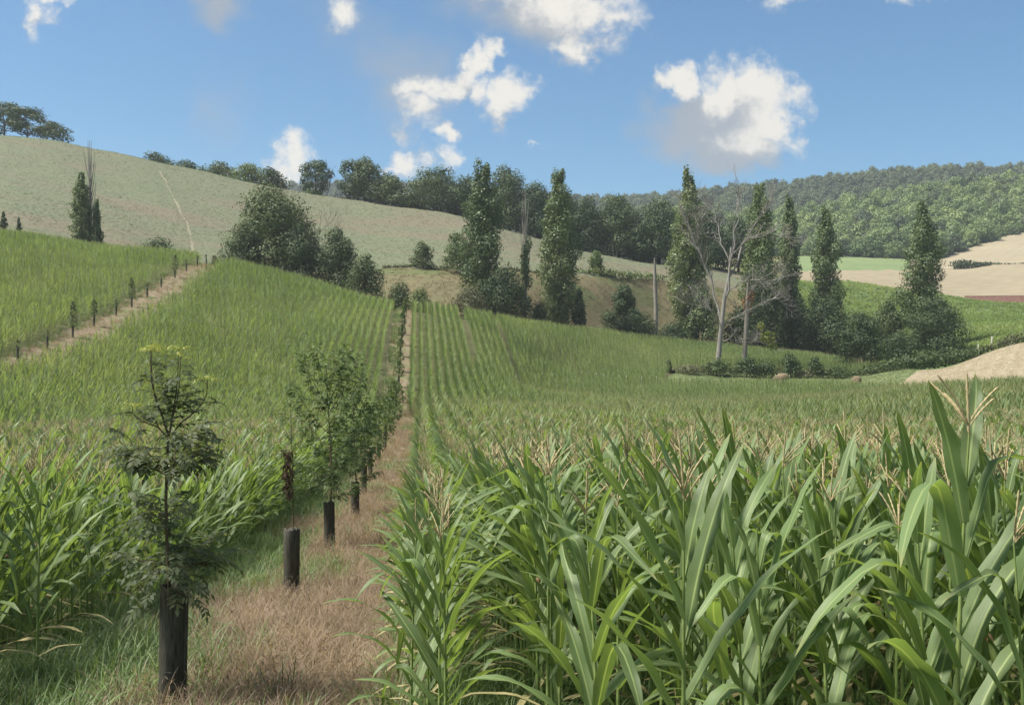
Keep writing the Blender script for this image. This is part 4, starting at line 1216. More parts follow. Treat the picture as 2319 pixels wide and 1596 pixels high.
G1 = 'trees along the ridge hedge'
T = [
 # name, label, cat, px, top, width, Y, style, mat
 ('oak_tree', 'tallest oak of the three on the hilltop, with an open crown', 'tree', 8, 226, 96, 299, 'oak', 'oak'),
 ('oak_tree', 'hilltop oak with spreading loose crown between two other oaks', 'tree', 60, 236, 117, 296, 'oak', 'oak'),
 ('oak_tree', 'low rounded oak at the end of the hilltop group', 'tree', 120, 274, 99, 294, 'round', 'oak'),
 ('ridge_tree', 'round tree crown peeping over the bare hill brow', 'tree', 357, 343, 102, 318, 'round', 'oak'),
 ('ridge_tree', 'low dark tree on the brow beside the round crown', 'tree', 325, 358, 64, 318, 'round', 'hedge'),
 ('ridge_tree', 'middle dark tree of the brow row', 'tree', 425, 360, 92, 310, 'round', 'hedge'),
 ('ridge_tree', 'wide flat-topped dark tree of the brow row', 'tree', 500, 364, 104, 304, 'round', 'oak'),
 ('ridge_tree', 'brighter green bushy tree in the brow row', 'tree', 563, 368, 94, 292, 'round', 'lightgreen'),
 ('ridge_tree', 'small dark tree ending the brow row near the dead twigs', 'tree', 615, 377, 71, 288, 'round', 'hedge'),
 ('ridge_tree', 'solitary upright tree with bare twigs at its top, beside the leaning dead tree', 'tree', 714, 353, 79, 281, 'oak', 'oak'),
 ('ridge_bush', 'low bush at the foot of the solitary upright tree', 'bush', 708, 428, 64, 279, 'bush', 'lightgreen'),
 ('ridge_tree', 'tree with a thin open top next to the gap in the ridge hedge', 'tree', 800, 352, 74, 279, 'oak', 'oak'),
 ('ridge_tree', 'tall full tree at the gap in the ridge hedge', 'tree', 835, 352, 104, 279, 'round', 'oak'),
 ('ridge_tree', 'lower round tree joining the tall full tree by the hedge gap', 'tree', 887, 393, 92, 276, 'round', 'oak'),
 ('ridge_bush', 'low bush filling the hedge between two ridge trees', 'bush', 930, 435, 61, 274, 'bush', 'hedge'),
 ('ridge_tree', 'broad dark tree standing highest in the middle of the ridge hedge', 'tree', 985, 375, 172, 274, 'round', 'hedge'),
 ('ridge_tree', 'dark tree of the ridge hedge behind the tallest poplar', 'tree', 1055, 395, 115, 271, 'round', 'hedge'),
 ('ridge_tree', 'lighter full tree of the ridge hedge between two poplars', 'tree', 1152, 371, 138, 268, 'round', 'oak'),
 ('ridge_tree', 'dark dense tree of the ridge hedge behind the bare-topped poplar', 'tree', 1215, 408, 112, 264, 'round', 'hedge'),
 ('ridge_tree', 'dark tree of the ridge hedge right behind the lone column poplar', 'tree', 1275, 425, 115, 263, 'round', 'hedge'),
 ('ridge_tree', 'rounded dark tree following the lone column poplar along the hedge', 'tree', 1325, 442, 102, 262, 'round', 'hedge'),
 ('ridge_tree', 'tall pointed dark tree in the lower ridge hedge', 'tree', 1400, 438, 143, 264, 'round', 'hedge'),
 ('ridge_tree', 'broad rounded dark tree in the lower ridge hedge', 'tree', 1492, 442, 151, 264, 'round', 'hedge'),
 ('ridge_bush', 'dark bush between the two largest trees of the lower ridge hedge', 'bush', 1447, 505, 84, 262, 'bush', 'hedge'),
 ('ridge_tree', 'dark tree behind the pale dead tree in the lower ridge hedge', 'tree', 1600, 466, 117, 266, 'round', 'hedge'),
 ('ridge_tree', 'last dark tree of the lower ridge hedge behind the dead tree', 'tree', 1672, 488, 117, 272, 'round', 'hedge'),
 # slope below the meadow
 ('large_tree', 'largest dark leafy tree, standing just over the corn brow', 'tree', 622, 412, 235, 162, 'round', 'oak'),
 ('side_tree', 'dark tree leaning against the open side of the largest tree', 'tree', 560, 498, 110, 157, 'round', 'hedge'),
 ('side_tree', 'middle tree of the dark clump above the corn brow', 'tree', 690, 500, 130, 158, 'round', 'hedge'),
 ('side_tree', 'lighter tree in the dark clump above the corn brow', 'tree', 768, 513, 112, 157, 'round', 'oak'),
 ('side_tree', 'low dark tree sloping down at the end of the clump', 'tree', 826, 568, 96, 152, 'round', 'hedge'),
 ('poplar', 'short green column poplar beside its dead neighbour on the dry hill', 'tree', 184, 384, 46, 160, 'poplar', 'poplar'),
 ('poplar_shoots', 'low yellowish shoots growing from the foot of the dead poplar', 'bush', 218, 450, 42, 160, 'cone', 'lightgreen'),
 ('bush', 'low scrubby bush on the brow of the corn below the hill track', 'bush', 355, 534, 100, 154, 'bush', 'hedge'),
 ('bush', 'tiny tree alone on the dry hill above the corn', 'tree', 8, 478, 20, 160, 'round', 'hedge'),
 ('bush', 'tiny round bush alone on the dry hill', 'bush', 43, 490, 16, 160, 'round', 'hedge'),
 ('bush', 'small pale bush by the top end of the second row of guards', 'bush', 487, 572, 20, 147, 'bush', 'dull'),
 ('bush', 'upright oval bush alone at the lower edge of the meadow', 'bush', 958, 543, 58, 189, 'round', 'oak'),
 ('bush', 'light loose tree leaning beside the tallest poplar', 'tree', 1040, 525, 96, 187, 'round', 'lightgreen'),
 ('poplar', 'tallest ragged green poplar with a dark bush at its foot', 'tree', 1093, 352, 92, 169, 'poplar', 'poplar'),
 ('bush', 'dark purple-green bush at the foot of the tallest poplar', 'bush', 1140, 588, 125, 165, 'bush', 'hedge'),
 ('bush', 'dull greyish scrub before the tallest poplar', 'bush', 1060, 640, 90, 160, 'bush', 'dull'),
 ('bush', 'dark bush behind the corn brow at the head of the path', 'bush', 903, 633, 66, 152, 'bush', 'hedge'),
 ('bush', 'bright bush right behind the head of the path', 'bush', 950, 643, 62, 150, 'bush', 'lightgreen'),
 ('bush', 'dark low bush between the bare-topped poplar and the lone column poplar', 'bush', 1222, 678, 52, 171, 'bush', 'hedge'),
 ('poplar', 'lone column poplar with a notched twin top', 'tree', 1266, 375, 88, 178, 'poplar', 'poplar'),
 ('bush', 'narrow dark bush at the foot of the lone column poplar', 'bush', 1312, 652, 54, 179, 'cone', 'hedge'),
 ('bush', 'small light bush on the bank at the meadow edge', 'bush', 1350, 563, 38, 212, 'bush', 'lightgreen'),
 ('bush', 'large bushy dark shrub with pointed tops next to the grey snag', 'bush', 1412, 640, 135, 186, 'cone', 'hedge'),
 ('bush', 'low shrub spreading under the large pointed shrub', 'bush', 1435, 700, 130, 184, 'bush', 'hedge'),
 ('poplar', 'poplar with a thin ragged top rising behind the pale dead tree', 'tree', 1560, 374, 84, 200, 'poplar', 'poplar'),
 ('bush', 'dark shrub at the foot of the poplar behind the dead tree', 'bush', 1590, 640, 100, 197, 'round', 'poplar'),
 ('bush', 'low shrub between the grey snag and the dead tree', 'bush', 1525, 722, 90, 193, 'bush', 'hedge'),
 ('poplar', 'leafy poplar half hidden by the bare branches of the dead tree', 'tree', 1722, 409, 82, 206, 'poplar', 'lightgreen'),
 ('bush', 'mid green tree below the half hidden poplar', 'tree', 1735, 590, 120, 203, 'round', 'oak'),
 ('bush', 'dark undergrowth behind the broken trunk', 'bush', 1690, 680, 130, 200, 'bush', 'hedge'),
 ('poplar', 'slim column poplar standing second after the dead tree', 'tree', 1788, 440, 54, 212, 'poplar', 'poplar'),
 ('bush', 'dark shrub at the foot of the slim column poplar', 'bush', 1800, 670, 90, 205, 'bush', 'hedge'),
 ('poplar', 'narrow poplar tapering to a point with a wide bush below it', 'tree', 1869, 454, 66, 210, 'poplar', 'poplar'),
 ('bush', 'wide bush around the foot of the narrow pointed poplar', 'bush', 1872, 655, 135, 206, 'bush', 'hedge'),
 ('poplar', 'thick full poplar standing alone before the harvested field', 'tree', 2092, 449, 92, 192, 'poplar', 'poplar'),
 ('large_bush', 'big round dark bush at the foot of the thick full poplar', 'bush', 2122, 668, 165, 182, 'round', 'hedge'),
 ('large_bush', 'rounded dark green tree at the bottom end of the ivy hedge', 'tree', 1955, 700, 125, 158, 'round', 'hedge'),
 ('large_bush', 'mid green bush behind the rounded dark tree', 'bush', 2012, 672, 90, 190, 'round', 'oak'),
 ('bush', 'low bush joining the rounded dark tree and the big round bush', 'bush', 2035, 745, 100, 170, 'bush', 'oak'),
 # bushes at the valley bottom
 ('valley_bush', 'narrow upright dark bush at the free end of the valley hedge', 'bush', 1515, 812, 26, 147, 'cone', 'hedge'),
 ('valley_bush', 'low spreading bush beside the narrow upright one in the valley', 'bush', 1560, 822, 70, 147, 'bush', 'dull'),
 ('valley_bush', 'leafy bush hiding the foot of the pale dead tree', 'bush', 1622, 806, 80, 147, 'bush', 'oak'),
 ('valley_bush', 'dark bush hiding the foot of the broken trunk', 'bush', 1690, 803, 72, 147, 'bush', 'hedge'),
 ('valley_bush', 'dark low bush just past the broken trunk', 'bush', 1735, 815, 56, 147, 'bush', 'hedge'),
 ('valley_bush', 'round light green bush behind the hay bale', 'bush', 1790, 797, 54, 147, 'round', 'oak'),
 ('valley_bush', 'small round dark bush next to the light green one by the bale', 'bush', 1846, 804, 42, 147, 'round', 'hedge'),
 ('valley_bush', 'low bush at the start of the ivy hedge in the valley', 'bush', 1890, 826, 76, 147, 'bush', 'oak'),
 ('valley_bush', 'flat pale scrub between the light green bush and the dark round one', 'bush', 1820, 836, 60, 147, 'bush', 'dull'),
]
for k, (nm, lab, cat, px, tp, w, Y, st, mt) in enumerate(T):
    tree(nm, lab, cat, px, tp, w, Y, st, mt, 1000 + k, dens=.85 if st == 'oak' else 1.0)


# ------------------------------------------------------------------ dead trees
def grow(mb, p, d, L_, r, depth, rng, twig=True, spread=.6, up=.12, maxd=4, out=None):
    n = 5
    pts = [p]; dd = d.copy()
    for k in range(n):
        dd = dd + rng.normal(0, .12, 3) + np.array([0, 0, up * .25]); dd /= np.linalg.norm(dd)
        pts.append(pts[-1] + dd * L_ / n)
    rr = np.linspace(r, r * .55, n + 1)
    mb.tube(pts, rr, 7 if depth == 0 else (5 if depth == 1 else 3))
    if out is not None: out.append(pts[-1])
    if depth >= maxd: return
    nb = [4, 5, 5, 4, 3][depth]
    for k in range(nb):
        t = rng.uniform(.35, 1.0) if k else 1.0
        i = min(int(t * n), n - 1); b = pts[i] + (pts[i+1] - pts[i]) * (t * n - i)
        ax = rng.normal(size=3); ax -= ax.dot(dd) * dd; ax /= np.linalg.norm(ax)
        nd = dd * math.cos(spread) + ax * math.sin(spread) * rng.uniform(.6, 1.2); nd[2] += up; nd /= np.linalg.norm(nd)
        grow(mb, b, nd, L_ * rng.uniform(.5, .78), max(rr[i] * .6, .012), depth + 1, rng, twig, spread, up, maxd, out)


def dead_trees():
    # pale dead tree with wide bare crown
    rng = np.random.default_rng(404)
    Y = 154.0; X = at(1628, Y); z0 = h1(X, Y); k = Y / F_PX
    root = empty('dead_tree', (X, Y, z0)); tag(root, 'tall pale dead tree with bare forking branches rising from the valley hedge', 'dead tree')
    def P(px, py, dy=0.0): return np.array([(px - 1628) * k, dy, zpy(py, Y) - z0])
    mb = MB()
    mb.tube([P(1625, 870), P(1627, 810), P(1634, 740), P(1640, 680), P(1652, 620), P(1656, 560)], [.50, .42, .36, .31, .24, .15], 9)
    mb.build('trunk', M['deadwood'], root)
    limbs = [
     ([(1634, 740), (1625, 690), (1608, 620), (1585, 560), (1560, 500), (1545, 455)], .34, 1.5),
     ([(1640, 680), (1652, 610), (1662, 540), (1668, 470), (1662, 415)], .30, -1.0),
     ([(1650, 630), (1675, 580), (1700, 530), (1735, 480), (1755, 440)], .26, 1.2),
     ([(1645, 660), (1670, 640), (1700, 636), (1745, 640)], .16, -2.0),
     ([(1637, 735), (1665, 720), (1710, 690), (1745, 672), (1765, 690)], .18, -1.5),
     ([(1630, 770), (1660, 772), (1700, 770), (1740, 775)], .13, 2.0),
     ([(1625, 720), (1605, 705), (1580, 690), (1560, 695)], .13, -1.6),
     ([(1655, 600), (1640, 540), (1630, 490), (1610, 450)], .18, 2.0),
     ([(1656, 580), (1690, 545), (1725, 535), (1760, 545)], .15, -2.4),
     ([(1608, 620), (1590, 600), (1575, 560), (1570, 510)], .14, -2.2),
    ]
    for pts, r, dy in limbs:
        pp = np.array([P(x, y, dy * i / (len(pts) - 1) * 2) for i, (x, y) in enumerate(pts)])
        s = np.linspace(0, 1, 12); q = np.linspace(0, 1, len(pp))
        pp = np.stack([np.interp(s, q, pp[:, a]) for a in range(3)], -1)
        pp[1:-1] += rng.normal(0, .17, (10, 3))
        mb = MB(); mb.tube(pp, np.linspace(r * .68, r * .11, 12), 6)
        for j in range(3, 12):
            for w in range(3):
                if rng.random() < .15: continue
                d = pp[min(j, 11)] - pp[j - 1]; d /= np.linalg.norm(d)
                ax = rng.normal(size=3); nd = d + ax * .55; nd[2] += .3; nd /= np.linalg.norm(nd)
                grow(mb, pp[j], nd, rng.uniform(1.0, 2.5), .05, 2, rng, True, .55, .15, 3 + (j > 6))
        mb.build('limb', M['deadwood'], root)
    # broken trunk with one leafy sprig
    Y2 = 156.0; X2 = at(1687, Y2); z2 = h1(X2, Y2); k2 = Y2 / F_PX
    root = empty('broken_trunk', (X2, Y2, z2)); tag(root, 'slimmer broken dead trunk with rusty leaves, beside the tall pale dead tree', 'dead tree')
    def P2(px, py, dy=0.0): return np.array([(px - 1687) * k2, dy, zpy(py, Y2) - z2])
    mb = MB(); mb.tube([P2(1685, 860), P2(1687, 800), P2(1690, 740), P2(1692, 690), P2(1694, 640)], [.42, .38, .34, .30, .16], 8)
    grow(mb, P2(1692, 690), np.array([.5, .2, .8]), 3.0, .12, 1, rng, True, .6, .1, 3)
    grow(mb, P2(1690, 720), np.array([-.5, -.2, .7]), 2.4, .10, 1, rng, True, .6, .1, 3)
    mb.build('trunk', M['greywood'], root)
    o = link('withered_leaves', crown_mesh([(tuple(P2(1694, 690)), (1.0, .8, 1.6)), (tuple(P2(1700, 670)), (.8, .8, .9))], 260, .3, M['rust'], rng, 'withered_leaves'), root); o['kind'] = 'stuff'
    mb = MB(); mb.tube([P2(1690, 770), P2(1715, 755), P2(1735, 765), P2(1750, 775)], [.1, .08, .05, .02], 5); mb.build('limb', M['greywood'], root)
    o = link('foliage', crown_mesh([(tuple(P2(1738, 765)), (1.3, 1.0, 1.4)), (tuple(P2(1750, 784)), (.9, .8, .8)), (tuple(P2(1722, 738)), (.7, .7, .9))], 520, .34, M['yellow'], rng, 'foliage'), root); o['kind'] = 'stuff'
    # grey snag
    Y3 = 187.0; X3 = at(1484, Y3); z3 = h1(X3, Y3); h3 = zpy(583, Y3) - z3
    root = empty('snag', (X3, Y3, z3)); tag(root, 'bare grey trunk snag standing straight in the dry pasture', 'dead tree')
    mb = MB(); s = np.linspace(0, 1, 10)
    mb.tube(np.stack([.12 * np.sin(s * 5), .05 * s, s * h3], -1), np.interp(s, [0, .1, .7, .95, 1], [.55, .42, .36, .25, .06]), 8)
    for t in (.35, .5, .62, .75, .86):
        a = rng.uniform(0, 6.28); b = np.array([0, 0, t * h3]); mb.tube([b, b + np.array([math.cos(a) * .6, math.sin(a) * .6, .25])], [.09, .04], 4)
    mb.build('trunk', M['greywood'], root)
    # dead-topped poplars
    for (px, tp, Yd, seed, lab, low) in ((204, 318, 161, 1, 'dead poplar of thin bare upright stems on the dry hill', None), (1190, 428, 174, 2, 'slim poplar with a bare grey top and leafy lower half', 'poplar')):
        r3 = np.random.default_rng(seed); Xd = at(px, Yd); zd = h1(Xd, Yd); hd = zpy(tp, Yd) - zd
        root = empty('bare_poplar', (Xd, Yd, zd)); tag(root, lab, 'dead tree')
        mb = MB(); s = np.linspace(0, 1, 9)
        mb.tube(np.stack([.1 * np.sin(s * 4), 0 * s, s * hd], -1), np.linspace(.26, .03, 9), 6)
        mb.build('trunk', M['deadwood'], root)
        mb = MB()
        for q in range(20):
            h0 = hd * r3.uniform(.12, .72); a = r3.uniform(0, 6.28); Lb = hd * r3.uniform(.18, .42); Lb = min(Lb, hd * .99 - h0)
            rr = np.array([0, .35, .6, .8, .9]) * r3.uniform(.5, 1.3)
            mb.tube(np.stack([np.cos(a) * rr, np.sin(a) * rr, h0 + np.linspace(0, 1, 5) * Lb], -1), np.linspace(.085, .02, 5), 4)
        mb.build('branches', M['deadwood'], root)
        if low:
            lob = [((r3.uniform(-.6, .6), r3.uniform(-.6, .6), hd * t), (.8, .8, hd * .06)) for t in np.linspace(.06, .58, 13)]
            o = link('crown', crown_mesh(lob, 2000, .38, M[low], r3), root)
    # leaning dead tree on the ridge, dead twigs over the largest tree
    for (px, tp, Yd, ln, seed, lab) in ((738, 385, 279, .42, 5, 'thin dark dead tree leaning on the ridge beside the solitary tree'), (588, 425, 159, -.05, 6, 'bare twiggy dead top sticking out of the dark clump'),
                                        (712, 490, 158, .2, 8, 'bare crooked branch sticking out beside the largest tree')):
        r3 = np.random.default_rng(seed); Xd = at(px, Yd); zd = h1(Xd, Yd); hd = zpy(tp, Yd) - zd
        root = empty('dead_tree', (Xd, Yd, zd)); tag(root, lab, 'dead tree')
        mb = MB(); d = np.array([ln, 0, 1.0]); d /= np.linalg.norm(d)
        grow(mb, np.zeros(3), d, hd * .62, .11, 0, r3, True, .4, .3, 3)
        mb.build('trunk', M['bark'], root)


dead_trees()


# ------------------------------------------------------------------ hedges
def hedge(name, label, pts, mat, seed, thick=1.6, dens=1.0):
    """pts: (px, top_py, Y)"""
    rng = np.random.default_rng(seed)
    X = np.array([at(p[0], p[2]) for p in pts]); Yh = np.array([p[2] for p in pts]); Zt = np.array([zpy(p[1], p[2]) for p in pts])
    X0, Y0 = X[0], Yh[0]; z0 = h1(X0, Y0)
    root = empty(name, (X0, Y0, z0)); tag(root, label, 'hedge')
    s = np.linspace(0, 1, 40); q = np.linspace(0, 1, len(pts))
    xs, ys, zs = np.interp(s, q, X), np.interp(s, q, Yh), np.interp(s, q, Zt)
    lob = []
    for a, b, c in zip(xs, ys, zs):
        gz = h1(a, b); hh = max(c - gz, .5) * rng.uniform(.85, 1.08)
        lob.append(((a - X0 + rng.normal(0, .3), b - Y0 + rng.normal(0, .3), gz - z0 + hh * .48), (thick * rng.uniform(.8, 1.2), thick * .8, hh * .52)))
    L_ = np.hypot(np.diff(xs), np.diff(ys)).sum(); size = Yh.mean() / 996 * 2.4
    n = int(min(14000, L_ * 4.0 / size ** 2 * 5 * dens))
    P = crown_mesh(lob, n, size, M[mat], rng, 'foliage', floor=-1e3)
    link('foliage', P, root)
    mb = MB()
    for a, b, c in list(zip(xs, ys, zs))[::3]:
        gz = h1(a, b) - z0
        mb.tube([[a - X0, b - Y0, gz - .1], [a - X0 + .1, b - Y0, gz + (c - gz - z0) * .7]], [.09, .04], 5)
    mb.build('stems', M['bark'], root)


hedge('hedge', 'ivy-green hedge climbing along the upper edge of the pale stubble', [(1915, 842, 149), (1965, 832, 147), (2005, 814, 146), (2060, 798, 145), (2110, 790, 145), (2160, 788, 145), (2205, 786, 145)], 'oak', 71, 2.1, 1.6)
hedge('hedge', 'thin scrubby hedge running on past the fence posts above the stubble', [(2205, 788, 145), (2245, 778, 145), (2275, 762, 145), (2300, 752, 145), (2340, 745, 145), (2480, 715, 145)], 'dull', 72, .9, .5)
hedge('hedge', 'distant hedge line dividing the two harvested fields', [(2165, 588, 458), (2190, 588, 458), (2230, 592, 458), (2280, 598, 458), (2330, 606, 456), (2500, 616, 450)], 'hedge', 73, 3.0, 1.0)
hedge('hedge', 'low weedy bank edging the lower side of the meadow', [(870, 600, 190), (960, 606, 191), (1100, 610, 192), (1230, 612, 198)], 'dull', 74, 1.0, .35)
hedge('hedge', 'green weedy bank under the small light bush at the meadow edge', [(1290, 612, 206), (1350, 606, 210), (1420, 612, 214), (1500, 618, 222)], 'lightgreen', 75, 1.3, .5)


hedge('hedge', 'low dark hedge joining the trees along the bare hill brow', [(308, 368, 316), (357, 358, 315), (410, 364, 310), (480, 374, 304), (545, 382, 297), (610, 392, 290), (645, 400, 287)], 'hedge', 78, 2.6, 1.2)
hedge('hedge', 'continuous dark undergrowth filling the ridge hedge under its trees', [(770, 425, 283), (880, 432, 280), (960, 435, 277), (1050, 445, 273), (1150, 455, 270), (1230, 478, 267)], 'hedge', 76, 3.2, 1.4)
hedge('hedge', 'continuous dark undergrowth of the lower ridge hedge down to the dead tree', [(1235, 480, 267), (1320, 500, 265), (1420, 510, 266), (1520, 515, 267), (1620, 530, 272), (1700, 545, 282)], 'hedge', 77, 3.2, 1.6)


# ------------------------------------------------------------------ woods on the hill
def build_forest():
    rng = np.random.default_rng(33)
    protos = []
    for k in range(10):
        r = np.random.default_rng(600 + k)
        lob = crown_lobes('round', 10, r.uniform(8.5, 12), r)
        protos.append(crown_mesh(lob, 1700, .85, M['forest'] if k < 5 else M['forest_light'], r, 'wood_tree', up=.1, scat=.28))
    Xs, Ys = [], []
    for y in np.arange(520, 1340, 7.4):
        st = 7.4 * (1 if y < 900 else 1.3)
        x = np.arange(-.62 * y, .62 * y, st); Xs.append(x + rng.normal(0, 1.6, len(x))); Ys.append(np.full(len(x), y) + rng.normal(0, 1.6, len(x)))
    X, Y = np.concatenate(Xs), np.concatenate(Ys)
    reg = region(X, Y); px = px_of(X / Y)
    k = (reg == 'wooded_hill') & (Y < 1330)
    # only the wood that can be seen past the meadow ridge
    k &= (px > 1200) | ((Y > 1000) & (px > 480))
    k &= (px > 1200) | (rng.random(len(px)) < .7)
    X, Y = X[k], Y[k]; n = len(X)
    S = rng.uniform(.75, 1.5, n)
    light = (Y < 765 + rng.normal(0, 8, n)) & (px[k] > 1500)  # front spur takes the sunlit colour; the darker back hill stands for cloud shadow
    pid = np.where(light & (rng.random(n) < .8), rng.integers(5, 10, n), rng.integers(0, 5, n))
    P = np.stack([X, Y, H(X, Y) - 1.5], 1)
    scatter('wooded_hillside', P, np.stack([0 * S, 0 * S, rng.uniform(0, 6.28, n)], 1), np.stack([S, S, S * rng.uniform(.8, 1.2, n)], 1), pid, protos,
            'dense leafy wood covering the hills behind the fields', 'wood')
    print('forest', n)
    # crop on the field beyond the poplars
    m = 15000
    Y = rng.uniform(165, 332, m); X = rng.uniform(.26, .62, m) * Y
    k = region(X, Y) == 'crop_field'; X, Y = X[k], Y[k]; n = len(X)
    r = np.random.default_rng(44)
    pr = []
    for q in range(4):
        mb = MB()
        for (h, az, L_, W, e0, dr, tw) in corn_layout(r, 2): blade(mb, np.array([r.uniform(-.3, .3), r.uniform(-.3, .3), h * .45]), az + r.uniform(0, 3), L_ * 1.1, W * 2.6, e0 * .7, dr, 2, 1, r)
        pr.append(mb.mesh('crop', M['corn_far']))
    scatter('green_crop', np.stack([X, Y, H(X, Y) - .3], 1), np.stack([0 * X, 0 * X, rng.uniform(0, 6.28, n)], 1), np.stack([np.full(n, 1.0), np.full(n, 1.0), rng.uniform(.7, 1.1, n)], 1), rng.integers(0, 4, n), pr,
            'green field crop sloping up beyond the thick poplar', 'crop')


build_forest()


# ------------------------------------------------------------------ hay bales, barn, posts
def bale(px, Y, lab, s=1.0, rz=.5):
    X = at(px, Y); z = h1(X, Y)
    root = empty('hay_bale', (X, Y, z), rz, s); tag(root, lab, 'hay bale')
    rng = np.random.default_rng(int(px))
    n = 24; R = .68; a = np.linspace(0, 2 * np.pi, n, endpoint=False)
    prof = [(-.6, .02), (-.6, .35), (-.58, .6), (-.52, .67), (-.3, .68), (0, .69), (.3, .68), (.52, .67), (.58, .6), (.6, .35), (.6, .02)]
    rows = []
    for x, r in prof:
        rr = r * (1 + rng.normal(0, .012, n)); rows.append(np.stack([np.full(n, x) + rng.normal(0, .01, n), np.cos(a) * rr, np.maximum(np.sin(a) * rr, -.63) + .62], -1))
    V = np.concatenate(rows); i, j = np.meshgrid(np.arange(len(rows) - 1), np.arange(n), indexing='ij'); k = (j + 1) % n
    mb = MB(); mb.add(V, np.stack([i*n+j, i*n+k, (i+1)*n+k, (i+1)*n+j], -1).reshape(-1, 4)); mb.build('straw_roll', M['hay'], root)
    for x in (-.35, -.12, .12, .35):
        mb = MB(); aa = np.linspace(0, 2 * np.pi, 25); mb.tube(np.stack([np.full(25, x), np.cos(aa) * .694, np.maximum(np.sin(aa) * .694, -.62) + .62], -1), .006, 3); mb.build('twine', M['tassel'], root)


bale(1764, 137, 'round straw bale on the green strip before the valley bushes', 1.05, 1.0)
bale(1772, 140, 'round straw bale half hidden right behind another bale', 1.05, .8)
bale(1940, 135, 'partly hidden round bale near the start of the ivy hedge', .8, .8)


def barn():
    Yb = 338.0; x0, x1 = at(2188, Yb), at(2318, Yb)
    cx = (x0 + x1) / 2; L_ = x1 - x0; z0 = h1(cx, Yb) - .4
    eave = zpy(690, Yb) - z0; ridge = zpy(671, Yb) - z0
    root = empty('barn', (cx, Yb, z0), -.12); tag(root, 'long low farm building with red tiled roof sunk behind the green crop', 'barn')
    W = 9.0
    mb = MB(); mb.box((0, 0, eave / 2), (L_ - .8, W - .8, eave)); mb.build('wall', M['plaster'], root, smooth=False)
    ro = None
    for sg in (-1, 1):
        mb = MB(); yo = sg * (W / 2 + .5); e = eave - .15
        V = []
        nx = 26
        xs = np.linspace(-L_ / 2, L_ / 2, nx)
        for x in xs:
            dz = .05 * math.sin(x * 3)
            V += [[x, yo, e + dz], [x, 0, ridge + dz - .06 * (abs(x) > L_ * .45)], [x, 0, ridge - .2], [x, yo, e - .2]]
        Q = []
        for i in range(nx - 1):
            for j in range(4): Q.append([i*4+j, i*4+(j+1) % 4, (i+1)*4+(j+1) % 4, (i+1)*4+j])
        Q += [[0, 3, 2, 1], [(nx-1)*4 + k for k in range(4)]]
        mb.add(V, Q); ro = mb.build('roof', M['tile'], root, smooth=False)
        mb = MB()
        for i in range(60):
            x = -L_ / 2 + .2 + i * (L_ - .4) / 59
            mb.tube([[x, yo, e + .1], [x, sg * .1, ridge + .08]], .09, 4)
        t = mb.build('tile_course', M['tile'], ro)
    mb = MB(); mb.tube([[-L_ / 2, 0, ridge + .06], [L_ / 2, 0, ridge + .06]], .18, 6); mb.build('ridge_cap', M['tile'], ro)
    for x in (-4, 2, 7):
        mb = MB(); mb.box((x, -(W - .8) / 2 - .03, eave * .4), (1.4, .1, eave * .7)); mb.build('door', M['bark'], root, smooth=False)


barn()


def posts():
    for (px, tp, Y, hh, lab) in ((2215, 780, 145.5, 1.4, 'short pale fence post at the end of the ivy hedge'), (2246, 762, 145.5, 1.9, 'taller pale fence post in the scrubby hedge')):
        X = at(px, Y); z = h1(X, Y); root = empty('fence_post', (X, Y, z)); tag(root, lab, 'fence post')
        h = max(zpy(tp, Y) - z, hh)
        mb = MB(); mb.tube([[0, 0, -.2], [.01, 0, h * .5], [.03, 0, h], [.03, 0, h + .05]], [.09, .085, .08, .02], 7); mb.build('stake', M['post'], root)
        mb = MB(); mb.tube([[-.05, -.09, h * .7], [.1, -.095, h * .72]], .012, 4); mb.build('staple', M['deadwood'], root)
    for k, px in enumerate(range(1300, 1500, 17)):
        Y = 129.5 + k * .55; X = at(px, Y); z = h1(X, Y)
        root = empty('field_stake', (X, Y, z)); tag(root, 'thin weathered stake of the field fence at the foot of the corn slope', 'fence post', 'stakes of the valley field fence')
        mb = MB(); mb.tube([[0, 0, -.1], [0, 0, .6], [.02, 0, 1.15], [.02, 0, 1.18]], [.045, .042, .04, .01], 5); mb.build('stake', M['post'], root)
        mb = MB(); mb.tube([[0, -.045, .95], [at(17, Y + 1.25) - at(0, Y + 1.25) + 0, 1.2, 1.0]], .01, 3); mb.build('wire', M['greywood'], root)


posts()

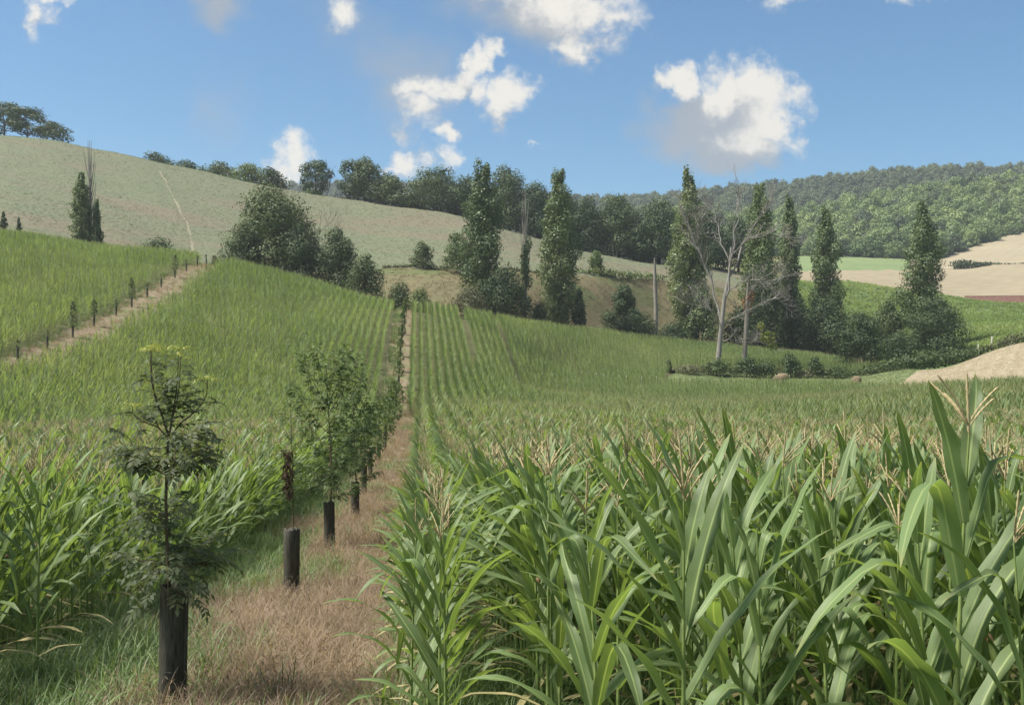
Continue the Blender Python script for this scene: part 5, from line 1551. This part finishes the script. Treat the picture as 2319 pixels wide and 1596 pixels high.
# ------------------------------------------------------------------ worn track on the meadow hill
def track():
    px = [362, 382, 402, 420, 432, 436, 433]; py = [388, 425, 465, 500, 530, 555, 575]
    # walk out along each sight line to where it meets the hill
    pts = []
    for x, y in zip(px, py):
        Ys = np.linspace(152, 300, 900); X = at(x, Ys); z = H(X, Ys); t = (CY - y) / F_PX * Ys
        i = np.nonzero(z >= t)[0]
        i = i[0] if len(i) else len(Ys) - 1
        pts.append((X[i], Ys[i]))
    pts = np.array(pts); s = np.linspace(0, 1, 90); q = np.linspace(0, 1, len(pts))
    C = np.stack([np.interp(s, q, pts[:, 0]), np.interp(s, q, pts[:, 1])], -1)
    rng = np.random.default_rng(3)
    C[:, 0] += np.convolve(rng.normal(0, .35, 90), np.ones(5) / 5, 'same')
    Tn = np.gradient(C, axis=0); Tn /= np.linalg.norm(Tn, axis=1)[:, None]; S = np.stack([-Tn[:, 1], Tn[:, 0]], -1)
    w = .2 + .09 * np.sin(s * 23) + rng.uniform(-.08, .08, 90)
    V = []
    for k in range(90):
        for e in (-1, 0, 1):
            p = C[k] + S[k] * e * w[k]; V.append([p[0], p[1], h1(p[0], p[1]) + .05])
    Q = [[k*3+e, k*3+e+1, (k+1)*3+e+1, (k+1)*3+e] for k in range(89) for e in (0, 1)]
    m = ground_mat('bare_track', [(0.25, 0.23, 0.165), (0.23, 0.21, 0.145), (0.18, 0.175, 0.11)], 0.3, 1.5)
    tag(link('hill_track', mesh_np('hill_track', V, Q, m, smooth=True)), kind='structure')


track()

# ------------------------------------------------------------------ haze
def haze():
    mb = MB(); mb.box((0, 1250, 120), (6000, 2900, 420))
    m, nt, N, L = new_mat('haze_air')
    v = N('ShaderNodeVolumePrincipled'); v.inputs['Color'].default_value = (0.86, 0.92, 1.0, 1); v.inputs['Density'].default_value = 0.0002
    v.inputs['Anisotropy'].default_value = 0.2
    o = N('ShaderNodeOutputMaterial'); L(v.outputs[0], o.inputs['Volume'])
    tag(mb.build('haze', m, smooth=False), 'thin pale summer haze over the valley', 'haze', kind='stuff')


haze()
